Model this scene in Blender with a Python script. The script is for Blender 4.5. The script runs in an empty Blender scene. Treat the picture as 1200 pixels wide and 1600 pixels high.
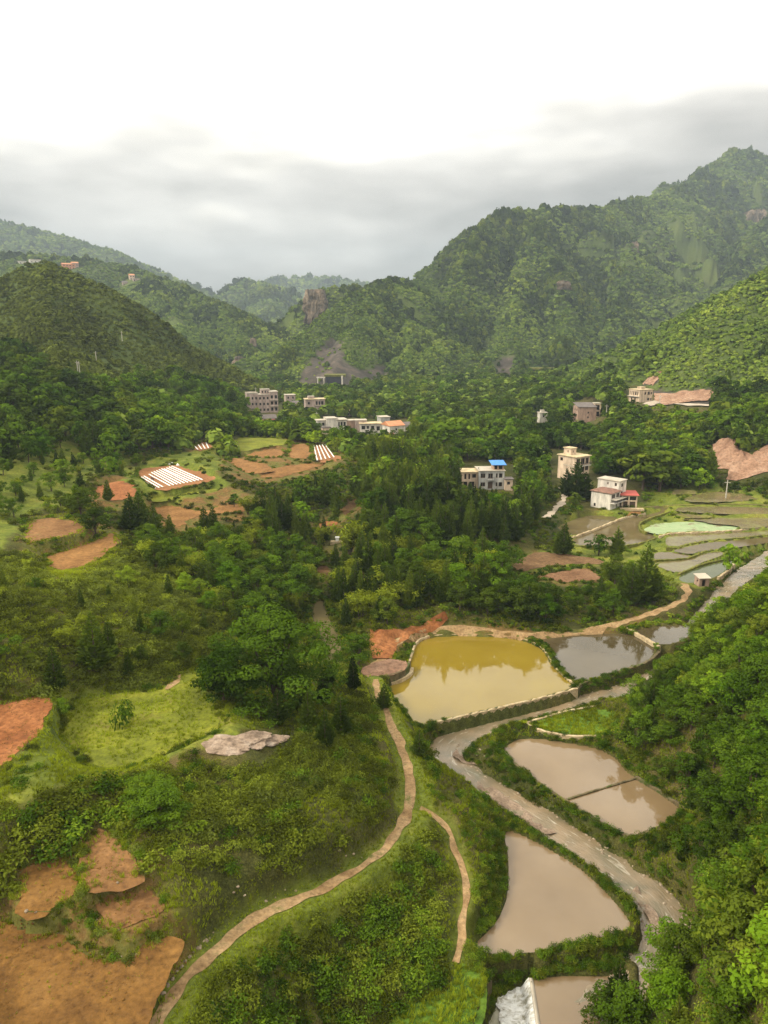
import bpy, bmesh, math, random
import numpy as np
from mathutils import Vector, Matrix
from mathutils.geometry import delaunay_2d_cdt

random.seed(7); RNG = np.random.default_rng(11)
scene = bpy.context.scene
COL = scene.collection

# ------------------------------------------------------------------ camera
F_PX, CX, CY = 1155.0, 600.0, 800.0          # focal length in photo pixels (1200 x 1600)
PITCH = math.atan(290.0 / F_PX)
CAMZ = 45.0
cam_d = bpy.data.cameras.new('camera')
cam_d.sensor_fit = 'VERTICAL'; cam_d.sensor_height = 36.0
cam_d.lens = 36.0 * F_PX / 1600.0
cam_d.clip_start = 0.5; cam_d.clip_end = 20000
cam = bpy.data.objects.new('camera', cam_d); COL.objects.link(cam)
cam.location = (0, 0, CAMZ); cam.rotation_euler = (math.pi / 2 - PITCH, 0, 0)
scene.camera = cam

# ------------------------------------------------------------------ world
SUN_EL, SUN_AZ = math.radians(40), math.radians(-105)   # azimuth from +Y, clockwise positive
world = bpy.data.worlds.new('World'); scene.world = world; world.use_nodes = True
def build_world():
    nt = world.node_tree; nt.nodes.clear(); N = nt.nodes.new; L = nt.links.new
    out = N('ShaderNodeOutputWorld'); bg = N('ShaderNodeBackground'); bg.inputs['Strength'].default_value = 0.1
    sky = N('ShaderNodeTexSky'); sky.sky_type = 'NISHITA'; sky.sun_disc = False
    sky.sun_elevation = SUN_EL; sky.sun_rotation = SUN_AZ
    tc = N('ShaderNodeTexCoord'); sep = N('ShaderNodeSeparateXYZ'); L(tc.outputs['Generated'], sep.inputs[0])
    mp = N('ShaderNodeMapping'); mp.inputs['Scale'].default_value = (1.0, 1.0, 3.2); mp.inputs['Location'].default_value = (9.4, 4.1, 3.3); L(tc.outputs['Generated'], mp.inputs['Vector'])
    n1 = N('ShaderNodeTexNoise'); n1.inputs['Scale'].default_value = 1.5; n1.inputs['Detail'].default_value = 4; n1.inputs['Roughness'].default_value = .5
    L(mp.outputs[0], n1.inputs['Vector'])
    n2 = N('ShaderNodeTexNoise'); n2.inputs['Scale'].default_value = 7.0; n2.inputs['Detail'].default_value = 7; n2.inputs['Roughness'].default_value = .55
    L(mp.outputs[0], n2.inputs['Vector'])
    # cloud deck: the low far part is seen edge-on and is grey, overhead it is thin and bright
    a = N('ShaderNodeMath'); a.operation = 'MULTIPLY_ADD'; L(n1.outputs['Fac'], a.inputs[0]); a.inputs[1].default_value = -0.48; L(sep.outputs['Z'], a.inputs[2])
    b = N('ShaderNodeMath'); b.operation = 'MULTIPLY_ADD'; L(n2.outputs['Fac'], b.inputs[0]); b.inputs[1].default_value = -0.07; L(a.outputs[0], b.inputs[2])
    mr = N('ShaderNodeMapRange'); mr.interpolation_type = 'SMOOTHSTEP'
    L(b.outputs[0], mr.inputs['Value']); mr.inputs['From Min'].default_value = -0.22; mr.inputs['From Max'].default_value = -0.01; mr.interpolation_type = 'LINEAR'
    r = N('ShaderNodeValToRGB')
    r.color_ramp.elements[0].color = (2.2, 2.1, 1.92, 1); r.color_ramp.elements[1].color = (12.8, 12.1, 10.6, 1)
    e = r.color_ramp.elements.new(0.4); e.color = (2.9, 2.77, 2.54, 1); e = r.color_ramp.elements.new(0.68); e.color = (5.3, 5.05, 4.6, 1)
    L(mr.outputs[0], r.inputs['Fac'])
    # texture inside the grey
    m3 = N('ShaderNodeMapRange'); L(n2.outputs['Fac'], m3.inputs['Value']); m3.inputs['From Min'].default_value = .3; m3.inputs['From Max'].default_value = .7
    m3.inputs['To Min'].default_value = .74; m3.inputs['To Max'].default_value = 1.32
    vm = N('ShaderNodeVectorMath'); vm.operation = 'SCALE'; L(r.outputs[0], vm.inputs[0]); L(m3.outputs[0], vm.inputs['Scale'])
    mx = N('ShaderNodeMixRGB'); mx.inputs[0].default_value = 0.96; L(sky.outputs[0], mx.inputs[1]); L(vm.outputs[0], mx.inputs[2])
    L(mx.outputs[0], bg.inputs['Color']); L(bg.outputs[0], out.inputs['Surface'])
build_world()

sun_d = bpy.data.lights.new('sun', 'SUN'); sun_d.energy = 2.6; sun_d.angle = math.radians(10); sun_d.color = (1, .92, .76)
sun = bpy.data.objects.new('sun', sun_d); COL.objects.link(sun)
sdir = Vector((math.sin(SUN_AZ) * math.cos(SUN_EL), math.cos(SUN_AZ) * math.cos(SUN_EL), math.sin(SUN_EL)))
sun.rotation_euler = sdir.to_track_quat('Z', 'Y').to_euler(); sun.location = (0, 0, 300)

vs = scene.view_settings
vs.view_transform = 'Standard'; vs.look = 'None'; vs.exposure = 0.72; vs.gamma = 1.0; vs.use_curve_mapping = False
cy = scene.cycles
cy.max_bounces = 5; cy.diffuse_bounces = 1; cy.glossy_bounces = 2; cy.transmission_bounces = 3; cy.transparent_max_bounces = 4; cy.volume_bounces = 0
cy.use_adaptive_sampling = True; cy.adaptive_threshold = 0.02; cy.use_denoising = True; cy.denoising_prefilter = 'NONE'; cy.denoising_input_passes = 'RGB_ALBEDO_NORMAL'
cy.caustics_reflective = False; cy.caustics_refractive = False

# ------------------------------------------------------------------ picking helpers (photo pixel -> place)
ct, st = math.cos(PITCH), math.sin(PITCH)
def ray(px, py):
    a, b = (px - CX) / F_PX, (CY - py) / F_PX
    return np.array([a, ct + b * st, -st + b * ct])
def at_z(px, py, z):
    d = ray(px, py); t = (z - CAMZ) / d[2]
    return np.array([d[0] * t, d[1] * t, z])
def at_d(px, py, dist):
    d = ray(px, py); t = dist / d[1]
    return np.array([d[0] * t, dist, CAMZ + d[2] * t])
def project(x, y, z):
    dz = z - CAMZ
    dep = y * ct - dz * st
    up = y * st + dz * ct
    dep = np.maximum(dep, .1)
    return CX + F_PX * x / dep, CY - F_PX * up / dep, dep

# ------------------------------------------------------------------ numeric helpers
def _hash(ix, iy, s):
    h = (ix * 374761393 + iy * 668265263 + s * 974711) & 0x7fffffff
    h = ((h ^ (h >> 13)) * 1274126177) & 0x7fffffff
    return ((h ^ (h >> 16)) & 0xffff) / 65535.0
def vnoise(x, y, s=0):
    x = np.asarray(x, float); y = np.asarray(y, float)
    ix = np.floor(x).astype(np.int64); iy = np.floor(y).astype(np.int64)
    fx = x - ix; fy = y - iy
    fx = fx * fx * fx * (fx * (fx * 6 - 15) + 10); fy = fy * fy * fy * (fy * (fy * 6 - 15) + 10)
    a = _hash(ix, iy, s); b = _hash(ix + 1, iy, s); c = _hash(ix, iy + 1, s); d = _hash(ix + 1, iy + 1, s)
    return (a + (b - a) * fx) * (1 - fy) + (c + (d - c) * fx) * fy
def fbm(x, y, s=0, o=4):
    r = 0; a = .5; t = 0
    for k in range(o):
        r = r + a * vnoise(np.asarray(x) * 2 ** k + 17.3 * k, np.asarray(y) * 2 ** k - 9.1 * k, s + k); t += a; a *= .5
    return r / t
def ridged(x, y, s=0, o=4):
    r = 0; a = .5; t = 0
    for k in range(o):
        r = r + a * (1 - np.abs(2 * vnoise(np.asarray(x) * 2 ** k + 5.3 * k, np.asarray(y) * 2 ** k, s + k) - 1)); t += a; a *= .5
    return r / t
def sstep(a, b, x):
    t = np.clip((x - a) / (b - a), 0, 1); return t * t * (3 - 2 * t)
def seg_dist(X, Y, ax, ay, bx, by):
    dx, dy = bx - ax, by - ay; l = dx * dx + dy * dy + 1e-9
    t = np.clip(((X - ax) * dx + (Y - ay) * dy) / l, 0, 1)
    return np.hypot(X - ax - t * dx, Y - ay - t * dy), t
def inside(P, X, Y):
    r = np.zeros(np.shape(X), bool); n = len(P); j = n - 1
    for i in range(n):
        xi, yi = P[i][0], P[i][1]; xj, yj = P[j][0], P[j][1]
        c = ((yi > Y) != (yj > Y))
        r ^= c & (X < (xj - xi) * (Y - yi) / ((yj - yi) if abs(yj - yi) > 1e-12 else 1e-12) + xi)
        j = i
    return r
def sdist(P, X, Y):
    d = np.full(np.shape(X), 1e9); n = len(P)
    for i in range(n):
        a, b = P[i], P[(i + 1) % n]
        d = np.minimum(d, seg_dist(X, Y, a[0], a[1], b[0], b[1])[0])
    return np.where(inside(P, X, Y), -d, d)
def smooth_poly(P, it=2, closed=True):
    P = [np.asarray(p, float) for p in P]
    for _ in range(it):
        Q = []; n = len(P)
        rng = range(n) if closed else range(n - 1)
        if not closed: Q.append(P[0])
        for i in rng:
            a, b = P[i], P[(i + 1) % n]
            Q += [a * .78 + b * .22, a * .22 + b * .78]
        if not closed: Q.append(P[-1])
        P = Q
    return P

# ------------------------------------------------------------------ object helpers
def tag(o, label=None, cat=None, group=None, kind=None):
    if label: o['label'] = label
    if cat: o['category'] = cat
    if group: o['group'] = group
    if kind: o['kind'] = kind
    return o
def mesh_np(name, V, Fc, mats=(), smooth=False):
    me = bpy.data.meshes.new(name)
    V = np.asarray(V, np.float32).reshape(-1, 3)
    if isinstance(Fc, np.ndarray) and Fc.ndim == 2 and len(Fc):
        nf, k = Fc.shape
        me.vertices.add(len(V)); me.vertices.foreach_set('co', V.ravel())
        me.loops.add(nf * k); me.loops.foreach_set('vertex_index', Fc.astype(np.int32).ravel())
        me.polygons.add(nf); me.polygons.foreach_set('loop_start', np.arange(0, nf * k, k, dtype=np.int32))
        me.polygons.foreach_set('loop_total', np.full(nf, k, np.int32))
        me.update(calc_edges=True)
    else:
        me.from_pydata([tuple(map(float, v)) for v in V], [], [tuple(int(i) for i in f) for f in Fc]); me.update()
    if smooth and len(me.polygons): me.polygons.foreach_set('use_smooth', np.ones(len(me.polygons), bool))
    for m in mats: me.materials.append(m)
    return me
def link(name, me, parent=None, loc=None, rz=0):
    o = bpy.data.objects.new(name, me); COL.objects.link(o)
    if parent: o.parent = parent
    if loc is not None: o.location = tuple(float(c) for c in loc)
    if rz: o.rotation_euler = (0, 0, rz)
    return o
class MB:
    def __init__(s): s.V = []; s.F = []
    def box(s, x0, x1, y0, y1, z0, z1):
        b = len(s.V)
        s.V += [(x0, y0, z0), (x1, y0, z0), (x1, y1, z0), (x0, y1, z0), (x0, y0, z1), (x1, y0, z1), (x1, y1, z1), (x0, y1, z1)]
        s.F += [tuple(b + i for i in f) for f in ((3, 2, 1, 0), (4, 5, 6, 7), (0, 1, 5, 4), (1, 2, 6, 5), (2, 3, 7, 6), (3, 0, 4, 7))]
        return s
    def quad(s, *p):
        b = len(s.V); s.V += [tuple(q) for q in p]; s.F.append(tuple(range(b, b + len(p)))); return s
    def tube(s, p, q, r0, r1, n=6, cap=True):
        p = Vector(p); q = Vector(q); d = (q - p).normalized()
        u = d.orthogonal().normalized(); w = d.cross(u); b = len(s.V)
        for c, r in ((p, r0), (q, r1)):
            for i in range(n):
                a = 2 * math.pi * i / n; s.V.append(tuple(c + u * (math.cos(a) * r) + w * (math.sin(a) * r)))
        for i in range(n):
            j = (i + 1) % n; s.F.append((b + i, b + j, b + n + j, b + n + i))
        if cap: s.F.append(tuple(range(b + n, b + 2 * n))); s.F.append(tuple(range(b + n - 1, b - 1, -1)))
        return s
    def mesh(s, name, mat): return mesh_np(name, s.V, s.F, (mat,))
    def obj(s, name, mat, parent=None, loc=None, rz=0): return link(name, s.mesh(name, mat), parent, loc, rz)
def empty(name, loc, rz=0):
    o = bpy.data.objects.new(name, None); COL.objects.link(o); o.location = tuple(float(c) for c in loc); o.rotation_euler = (0, 0, rz)
    o.empty_display_size = .3; return o

# ------------------------------------------------------------------ materials
def ramp(nt, fac, stops):
    r = nt.nodes.new('ShaderNodeValToRGB'); el = r.color_ramp.elements
    el[0].position = stops[0][0]; el[0].color = (*stops[0][1], 1); el[1].position = stops[-1][0]; el[1].color = (*stops[-1][1], 1)
    for p, c in stops[1:-1]:
        e = el.new(p); e.color = (*c, 1)
    nt.links.new(fac, r.inputs['Fac']); return r.outputs['Color']
def noise(nt, scale, detail=5, rough=.6, vec=None, dist=0.):
    n = nt.nodes.new('ShaderNodeTexNoise'); n.inputs['Scale'].default_value = scale; n.inputs['Detail'].default_value = detail
    n.inputs['Roughness'].default_value = rough; n.inputs['Distortion'].default_value = dist
    if vec is not None: nt.links.new(vec, n.inputs['Vector'])
    return n.outputs['Fac']
def wpos(nt):
    g = nt.nodes.new('ShaderNodeNewGeometry'); return g.outputs['Position']
def mixc(nt, fac, a, b, mode='MIX'):
    m = nt.nodes.new('ShaderNodeMixRGB'); m.blend_type = mode
    for s, v in ((m.inputs[0], fac), (m.inputs[1], a), (m.inputs[2], b)):
        if hasattr(v, 'is_linked') or hasattr(v, 'node'): nt.links.new(v, s)
        elif isinstance(v, (int, float)): s.default_value = v
        else: s.default_value = (*v, 1)
    return m.outputs[0]
def maprange(nt, v, a, b, c=0., d=1.):
    m = nt.nodes.new('ShaderNodeMapRange'); nt.links.new(v, m.inputs['Value'])
    for k, x in zip(('From Min', 'From Max', 'To Min', 'To Max'), (a, b, c, d)): m.inputs[k].default_value = x
    return m.outputs[0]
def newmat(name):
    m = bpy.data.materials.new(name); m.use_nodes = True; nt = m.node_tree; nt.nodes.clear()
    out = nt.nodes.new('ShaderNodeOutputMaterial'); return m, nt, out
def principled(nt, out, col, rough=.9, bump=None, bstr=.4, bdist=.1, spec=.3):
    p = nt.nodes.new('ShaderNodeBsdfPrincipled'); p.inputs['Roughness'].default_value = rough; p.inputs['Specular IOR Level'].default_value = spec
    if hasattr(col, 'node'): nt.links.new(col, p.inputs['Base Color'])
    else: p.inputs['Base Color'].default_value = (*col, 1)
    if bump is not None:
        b = nt.nodes.new('ShaderNodeBump'); b.inputs['Strength'].default_value = bstr; b.inputs['Distance'].default_value = bdist
        nt.links.new(bump, b.inputs['Height']); nt.links.new(b.outputs[0], p.inputs['Normal'])
    nt.links.new(p.outputs[0], out.inputs['Surface']); return p
def soil_mat(name, stops, scale=.35, fine=3., rough=.95, bstr=.6, bdist=.12, furrow=None, weeds=None):
    if 'gravel' not in name and 'slope_earth' not in name and 'trodden' not in name and 'grass' not in name and 'stone' not in name and 'rock' not in name: stops = [(p, (c[0] * .86, c[1] * .78, c[2] * .6)) for p, c in stops]
    m, nt, out = newmat(name); P = wpos(nt)
    a = noise(nt, scale, 6, .62, P); f = noise(nt, fine, 5, .65, P)
    col = ramp(nt, a, stops)
    col = mixc(nt, 1.0, col, ramp(nt, f, [(.28, (.45, .43, .4)), (.45, (.85, .84, .83)), (.58, (1.05, 1.04, 1.02)), (.75, (1.4, 1.36, 1.3))]), 'MULTIPLY')
    if weeds:
        w = noise(nt, weeds[0], 6, .7, P); w = maprange(nt, w, weeds[1], weeds[1] + .1)
        col = mixc(nt, w, col, weeds[2])
    h = f
    if furrow:
        mp = nt.nodes.new('ShaderNodeMapping'); mp.inputs['Rotation'].default_value = (0, 0, furrow[1]); nt.links.new(P, mp.inputs['Vector'])
        wv = nt.nodes.new('ShaderNodeTexWave'); wv.inputs['Scale'].default_value = furrow[0]; wv.inputs['Distortion'].default_value = 1.2; wv.inputs['Detail'].default_value = 3
        nt.links.new(mp.outputs[0], wv.inputs['Vector'])
        h = mixc(nt, .5, f, wv.outputs['Fac'])
        col = mixc(nt, .35, col, mixc(nt, 1., col, ramp(nt, wv.outputs['Fac'], [(.1, (.7, .68, .66)), (.9, (1.2, 1.2, 1.18))]), 'MULTIPLY'))
    principled(nt, out, col, rough, h, bstr, bdist, .15); return m
M = {}
ORG = [(.3, (.115, .062, .024)), (.5, (.19, .106, .036)), (.7, (.25, .148, .06))]
M['soil_orange'] = soil_mat('orange_soil', ORG, .3, 2.6, weeds=(.7, .66, (.10, .115, .025)))
M['soil_red'] = soil_mat('red_soil', [(.3, (.19, .075, .034)), (.5, (.28, .12, .055)), (.7, (.36, .17, .088))], .25, 2.)
M['soil_tan'] = soil_mat('tan_soil', [(.3, (.17, .095, .04)), (.5, (.26, .145, .062)), (.7, (.33, .195, .09))], .3, 2., furrow=(1.1, .4))
M['soil_brown'] = soil_mat('brown_soil', [(.3, (.14, .075, .035)), (.5, (.21, .12, .06)), (.7, (.29, .17, .09))], .3, 2.2, weeds=(.5, .62, (.10, .12, .03)))
M['soil_furrow'] = soil_mat('furrowed_soil', [(.3, (.23, .11, .055)), (.5, (.31, .16, .085)), (.7, (.37, .20, .115))], .3, 2., furrow=(.9, 1.2))
M['soil_dull'] = soil_mat('dull_brown_soil', [(.3, (.12, .075, .045)), (.5, (.17, .11, .068)), (.7, (.22, .15, .095))], .3, 2.)
M['soil_dullf'] = soil_mat('dull_furrowed_soil', [(.3, (.15, .085, .055)), (.5, (.21, .125, .085)), (.7, (.27, .17, .12))], .3, 2., furrow=(.9, .9))
M['soil_dark'] = soil_mat('dark_soil', [(.3, (.075, .045, .024)), (.5, (.12, .07, .035)), (.7, (.17, .11, .055))], .4, 2.4, weeds=(.8, .55, (.07, .09, .02)))
M['path'] = soil_mat('trodden_earth', [(.3, (.20, .122, .056)), (.5, (.30, .198, .098)), (.7, (.39, .275, .15))], .5, 3., weeds=(.5, .57, (.13, .12, .035)))
M['scar'] = soil_mat('bare_slope_earth', [(.3, (.20, .11, .07)), (.5, (.31, .185, .12)), (.7, (.42, .28, .195))], .22, 1.4, bstr=1., bdist=.5)
M['gravel'] = soil_mat('river_gravel', [(.3, (.15, .11, .075)), (.5, (.24, .175, .125)), (.7, (.36, .28, .21))], .9, 5., bstr=.9)
M['meadow'] = soil_mat('bright_meadow', [(.3, (.10, .13, .018)), (.5, (.165, .205, .024)), (.7, (.24, .265, .034))], .3, 2.5, weeds=(.35, .58, (.15, .12, .04)))
M['verge'] = soil_mat('short_grass', [(.3, (.07, .08, .016)), (.5, (.12, .125, .024)), (.7, (.19, .175, .042))], .4, 3.)
M['lush'] = soil_mat('lush_grass', [(.3, (.045, .085, .011)), (.5, (.08, .145, .014)), (.7, (.13, .20, .02))], .4, 3.)
M['drygrass'] = soil_mat('yellowing_grass', [(.3, (.09, .085, .024)), (.5, (.15, .14, .036)), (.7, (.21, .205, .05))], .25, 2., weeds=(.3, .5, (.12, .095, .045)))
M['stone'] = soil_mat('pale_stone', [(.3, (.17, .13, .09)), (.5, (.28, .22, .155)), (.7, (.42, .34, .25))], .9, 4., rough=.85)
M['coping'] = soil_mat('stone_coping', [(.3, (.28, .21, .12)), (.5, (.42, .33, .20)), (.7, (.52, .43, .28))], .8, 4., rough=.9)
M['wallstone'] = soil_mat('mossy_wall_stone', [(.3, (.07, .06, .03)), (.5, (.14, .11, .06)), (.7, (.22, .18, .11))], .8, 2.5, rough=.95, weeds=(.8, .5, (.05, .07, .015)))
M['rock'] = soil_mat('pale_rock', [(.25, (.12, .085, .06)), (.5, (.36, .27, .20)), (.75, (.55, .46, .38))], .5, 2.5, bstr=1., bdist=.4)
M['cliff'] = soil_mat('cliff_rock', [(.3, (.05, .042, .03)), (.46, (.11, .085, .06)), (.58, (.21, .16, .11)), (.72, (.34, .26, .19))], .09, .5, bstr=1., bdist=2.)
M['cut'] = soil_mat('cut_rock', [(.3, (.06, .052, .045)), (.5, (.105, .09, .078)), (.7, (.16, .135, .115))], .05, .35, bstr=1., bdist=1.5, weeds=(.06, .56, (.06, .08, .025)))
def plain(name, col, rough=.8, scale=.6, amp=.25, spec=.3):
    m, nt, out = newmat(name); P = wpos(nt)
    if 'plaster' in name or 'brick' in name or 'render' in name or 'flat_roof' in name: amp = .5; mp = nt.nodes.new('ShaderNodeMapping'); mp.inputs['Scale'].default_value = (1.6, 1.6, .5); nt.links.new(P, mp.inputs['Vector']); P = mp.outputs[0]; col = tuple(c * .92 for c in col)
    a = noise(nt, scale, 6, .65, P)
    c = mixc(nt, 1., col, ramp(nt, a, [(.3, (1 - amp,) * 3), (.7, (1 + amp * .5,) * 3)]), 'MULTIPLY')
    principled(nt, out, c, rough, spec=spec); return m
M['plaster_cream'] = plain('cream_plaster', (.60, .46, .33)); M['plaster_white'] = plain('white_plaster', (.62, .57, .49))
M['plaster_pink'] = plain('pinkish_plaster', (.44, .34, .29)); M['plaster_grey'] = plain('grey_render', (.42, .41, .38))
M['brick'] = plain('bare_brick', (.40, .27, .20)); M['concrete'] = plain('concrete', (.42, .37, .29)); M['roof_pale'] = plain('pale_flat_roof', (.58, .46, .27))
M['roof_brown'] = plain('brown_tile_roof', (.22, .115, .08), amp=.5, scale=1.4); M['roof_red'] = plain('red_sheet_roof', (.38, .08, .06)); M['roof_blue'] = plain('blue_sheet_roof', (.04, .20, .52), .5, amp=.1)
M['roof_grey'] = plain('grey_tile_roof', (.13, .11, .10), amp=.4, scale=1.); M['roof_orange'] = plain('orange_tile_roof', (.50, .22, .11), amp=.3)
M['glass'] = plain('dark_window', (.018, .016, .016), .25, spec=.5); M['frame'] = plain('window_frame', (.30, .22, .16)); M['door'] = plain('dark_door', (.07, .045, .03))
M['plastic'] = plain('white_plastic_film', (.80, .78, .74), .4, amp=.12); M['bark'] = plain('bark', (.085, .06, .04), .95, 3., .4); M['pole'] = plain('pole_concrete', (.42, .39, .33))
M['cloth_and_shade'] = plain('dark_cloth_and_shade', (.03, .03, .04)); M['cloth_white'] = plain('white_cloth', (.75, .74, .72)); M['road'] = plain('pale_road', (.40, .33, .25))
M['skin'] = plain('skin', (.35, .2, .13)); M['pipe'] = plain('dark_railing', (.06, .05, .05))

def water_mat(name, c0, c1, scale=.12, rough=.03, ripple=.02, rs=3., spec=.5, ior=1.36):
    m, nt, out = newmat(name); P = wpos(nt)
    a = noise(nt, scale, 4, .55, P)
    col = ramp(nt, a, [(.3, c0), (.7, c1)])
    p = principled(nt, out, col, rough, noise(nt, rs, 3, .6, P), ripple, .1, spec); p.inputs['IOR'].default_value = ior
    return m
M['water_yellow'] = water_mat('yellow_silty_water', (.175, .12, .014), (.215, .155, .02), ior=1.52)
M['water_brown'] = water_mat('brown_pond_water', (.055, .042, .02), (.085, .065, .033), ior=1.45)
M['water_pink'] = water_mat('muddy_pond_water', (.15, .10, .05), (.20, .138, .072), ior=1.6)
M['water_paddy'] = water_mat('paddy_water', (.085, .066, .03), (.13, .10, .048), .2, spec=.16, ior=1.33)
M['water_green'] = water_mat('green_pond_water', (.06, .072, .03), (.085, .095, .042), spec=.2)
M['water_ravine'] = water_mat('dark_pond_water', (.085, .068, .026), (.12, .095, .04), rough=.5, spec=.08)
M['water_low'] = water_mat('churned_water', (.20, .19, .115), (.34, .32, .23), .8, .15, .3, 2.5)
def duckweed():
    m, nt, out = newmat('duckweed_paddy'); P = wpos(nt)
    a = noise(nt, .35, 6, .7, P); w = maprange(nt, a, .56, .62)
    col = mixc(nt, w, ramp(nt, noise(nt, .8, 4, .6, P), [(.3, (.19, .27, .12)), (.7, (.28, .34, .17))]), (.15, .12, .06))
    principled(nt, out, col, .5, spec=.3); return m
M['duckweed'] = duckweed()
def paddy_green():
    m, nt, out = newmat('weedy_paddy'); P = wpos(nt)
    a = noise(nt, .25, 6, .7, P)
    col = ramp(nt, a, [(.3, (.085, .065, .03)), (.5, (.13, .105, .042)), (.7, (.165, .165, .05))])
    principled(nt, out, col, .2, noise(nt, 2., 4, .6, P), .05, .1, .25); return m
M['paddy_weedy'] = paddy_green()
def stream_mat():
    m, nt, out = newmat('stream_water'); P = wpos(nt)
    fl = nt.nodes.new('ShaderNodeAttribute'); fl.attribute_name = 'flow'; mp = nt.nodes.new('ShaderNodeMapping'); mp.inputs['Scale'].default_value = (1.9, .5, 1); nt.links.new(fl.outputs['Vector'], mp.inputs['Vector'])
    a = noise(nt, .3, 5, .6, P, .4); f = noise(nt, 1., 5, .62, mp.outputs[0], 1.1); g = noise(nt, 3.2, 4, .6, mp.outputs[0], .6)
    col = ramp(nt, a, [(.34, (.23, .165, .095)), (.5, (.17, .13, .075)), (.66, (.11, .10, .056))])
    col = mixc(nt, maprange(nt, f, .58, .74, 0., .75), col, (.52, .47, .38)); col = mixc(nt, maprange(nt, g, .60, .74, 0., .35), col, (.13, .095, .055))
    principled(nt, out, col, .1, g, .35, .2, .6); return m
M['stream'] = stream_mat()
def foam_mat():
    m, nt, out = newmat('white_water'); P = wpos(nt)
    mp = nt.nodes.new('ShaderNodeMapping'); mp.inputs['Scale'].default_value = (1., 1.6, 1); nt.links.new(P, mp.inputs['Vector'])
    f = noise(nt, 1.6, 7, .7, mp.outputs[0], .5)
    col = ramp(nt, f, [(.36, (.30, .28, .19)), (.46, (.62, .60, .54)), (.55, (.85, .85, .82))])
    principled(nt, out, col, .5, f, .9, .4, .4); return m
M['foam'] = foam_mat()
def ground_mat(name, cols, rocks=None, scale=.05):
    m, nt, out = newmat(name); P = wpos(nt)
    a = noise(nt, scale, 8, .65, P); f = noise(nt, 1.2, 6, .7, P)
    col = ramp(nt, a, cols)
    col = mixc(nt, 1., col, ramp(nt, f, [(.3, (.6, .6, .6)), (.7, (1.3, 1.3, 1.25))]), 'MULTIPLY')
    col = mixc(nt, 1., col, ramp(nt, noise(nt, 7., 4, .75, P), [(.35, (.45, .45, .42)), (.5, (.95, .95, .92)), (.66, (1.7, 1.65, 1.5))]), 'MULTIPLY')
    at = nt.nodes.new('ShaderNodeAttribute'); at.attribute_name = 'rock'
    rk = ramp(nt, noise(nt, .09, 8, .7, P), [(.3, (.03, .027, .022)), (.5, (.06, .05, .04)), (.72, (.15, .115, .088))])
    col = mixc(nt, at.outputs['Fac'], col, rk)
    a2 = noise(nt, .22, 6, .65, P); g2 = noise(nt, 2.2, 5, .7, P); gm = ramp(nt, g2, [(.3, (.6, .6, .6)), (.7, (1.35, 1.35, 1.3))])
    for an, cs in (('earth', [(.32, (.075, .078, .018)), (.46, (.11, .105, .024)), (.55, (.14, .085, .03)), (.7, (.20, .11, .04))]), ('turf', [(.3, (.06, .082, .013)), (.5, (.115, .14, .02)), (.62, (.17, .18, .028)), (.75, (.17, .14, .04))])):
        aa = nt.nodes.new('ShaderNodeAttribute'); aa.attribute_name = an; col = mixc(nt, aa.outputs['Fac'], col, mixc(nt, 1., ramp(nt, a2, cs), gm, 'MULTIPLY'))
    principled(nt, out, col, .95, f, .8, .3, .1); return m
M['ground'] = ground_mat('scrub_ground', [(.3, (.028, .034, .009)), (.45, (.05, .055, .014)), (.58, (.08, .072, .022)), (.72, (.10, .075, .03))])
M['hill'] = ground_mat('hill_cover', [(.3, (.035, .05, .014)), (.48, (.06, .085, .02)), (.62, (.085, .11, .026)), (.75, (.12, .115, .04))], scale=.02)

def leaf_mat(name, cols, trans=.28, patch=.03, sat=None):
    """leaf colour varies from plant to plant and from stand to stand"""
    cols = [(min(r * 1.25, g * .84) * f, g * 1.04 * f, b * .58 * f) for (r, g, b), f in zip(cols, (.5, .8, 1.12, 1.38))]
    m, nt, out = newmat(name)
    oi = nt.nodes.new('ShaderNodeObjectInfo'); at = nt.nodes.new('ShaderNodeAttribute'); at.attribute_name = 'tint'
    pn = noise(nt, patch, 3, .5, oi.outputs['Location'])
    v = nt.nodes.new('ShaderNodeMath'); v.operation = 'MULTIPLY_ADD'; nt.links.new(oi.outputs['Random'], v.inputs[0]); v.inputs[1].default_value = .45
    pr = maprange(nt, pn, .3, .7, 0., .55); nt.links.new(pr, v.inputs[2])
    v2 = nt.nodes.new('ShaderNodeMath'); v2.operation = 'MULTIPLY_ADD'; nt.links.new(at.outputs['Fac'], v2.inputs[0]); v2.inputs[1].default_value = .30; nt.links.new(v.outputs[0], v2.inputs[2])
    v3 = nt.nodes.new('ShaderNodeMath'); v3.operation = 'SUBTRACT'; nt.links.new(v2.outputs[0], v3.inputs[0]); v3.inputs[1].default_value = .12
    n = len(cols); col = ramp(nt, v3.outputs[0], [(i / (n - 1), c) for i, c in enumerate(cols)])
    d = nt.nodes.new('ShaderNodeBsdfDiffuse'); t = nt.nodes.new('ShaderNodeBsdfTranslucent'); mx = nt.nodes.new('ShaderNodeMixShader')
    nt.links.new(col, d.inputs['Color']); tc = mixc(nt, 1., col, (1.5, 1.35, .55), 'MULTIPLY'); nt.links.new(tc, t.inputs['Color'])
    mx.inputs[0].default_value = trans; nt.links.new(d.outputs[0], mx.inputs[1]); nt.links.new(t.outputs[0], mx.inputs[2])
    nt.links.new(mx.outputs[0], out.inputs['Surface']); return m
M['leaf'] = leaf_mat('broad_leaves', [(.017, .044, .009), (.031, .074, .011), (.054, .112, .015), (.112, .186, .022)], .2)
M['leaf_forest'] = leaf_mat('forest_leaves', [(.015, .034, .010), (.027, .056, .012), (.048, .086, .016), (.105, .15, .025)])
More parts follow.
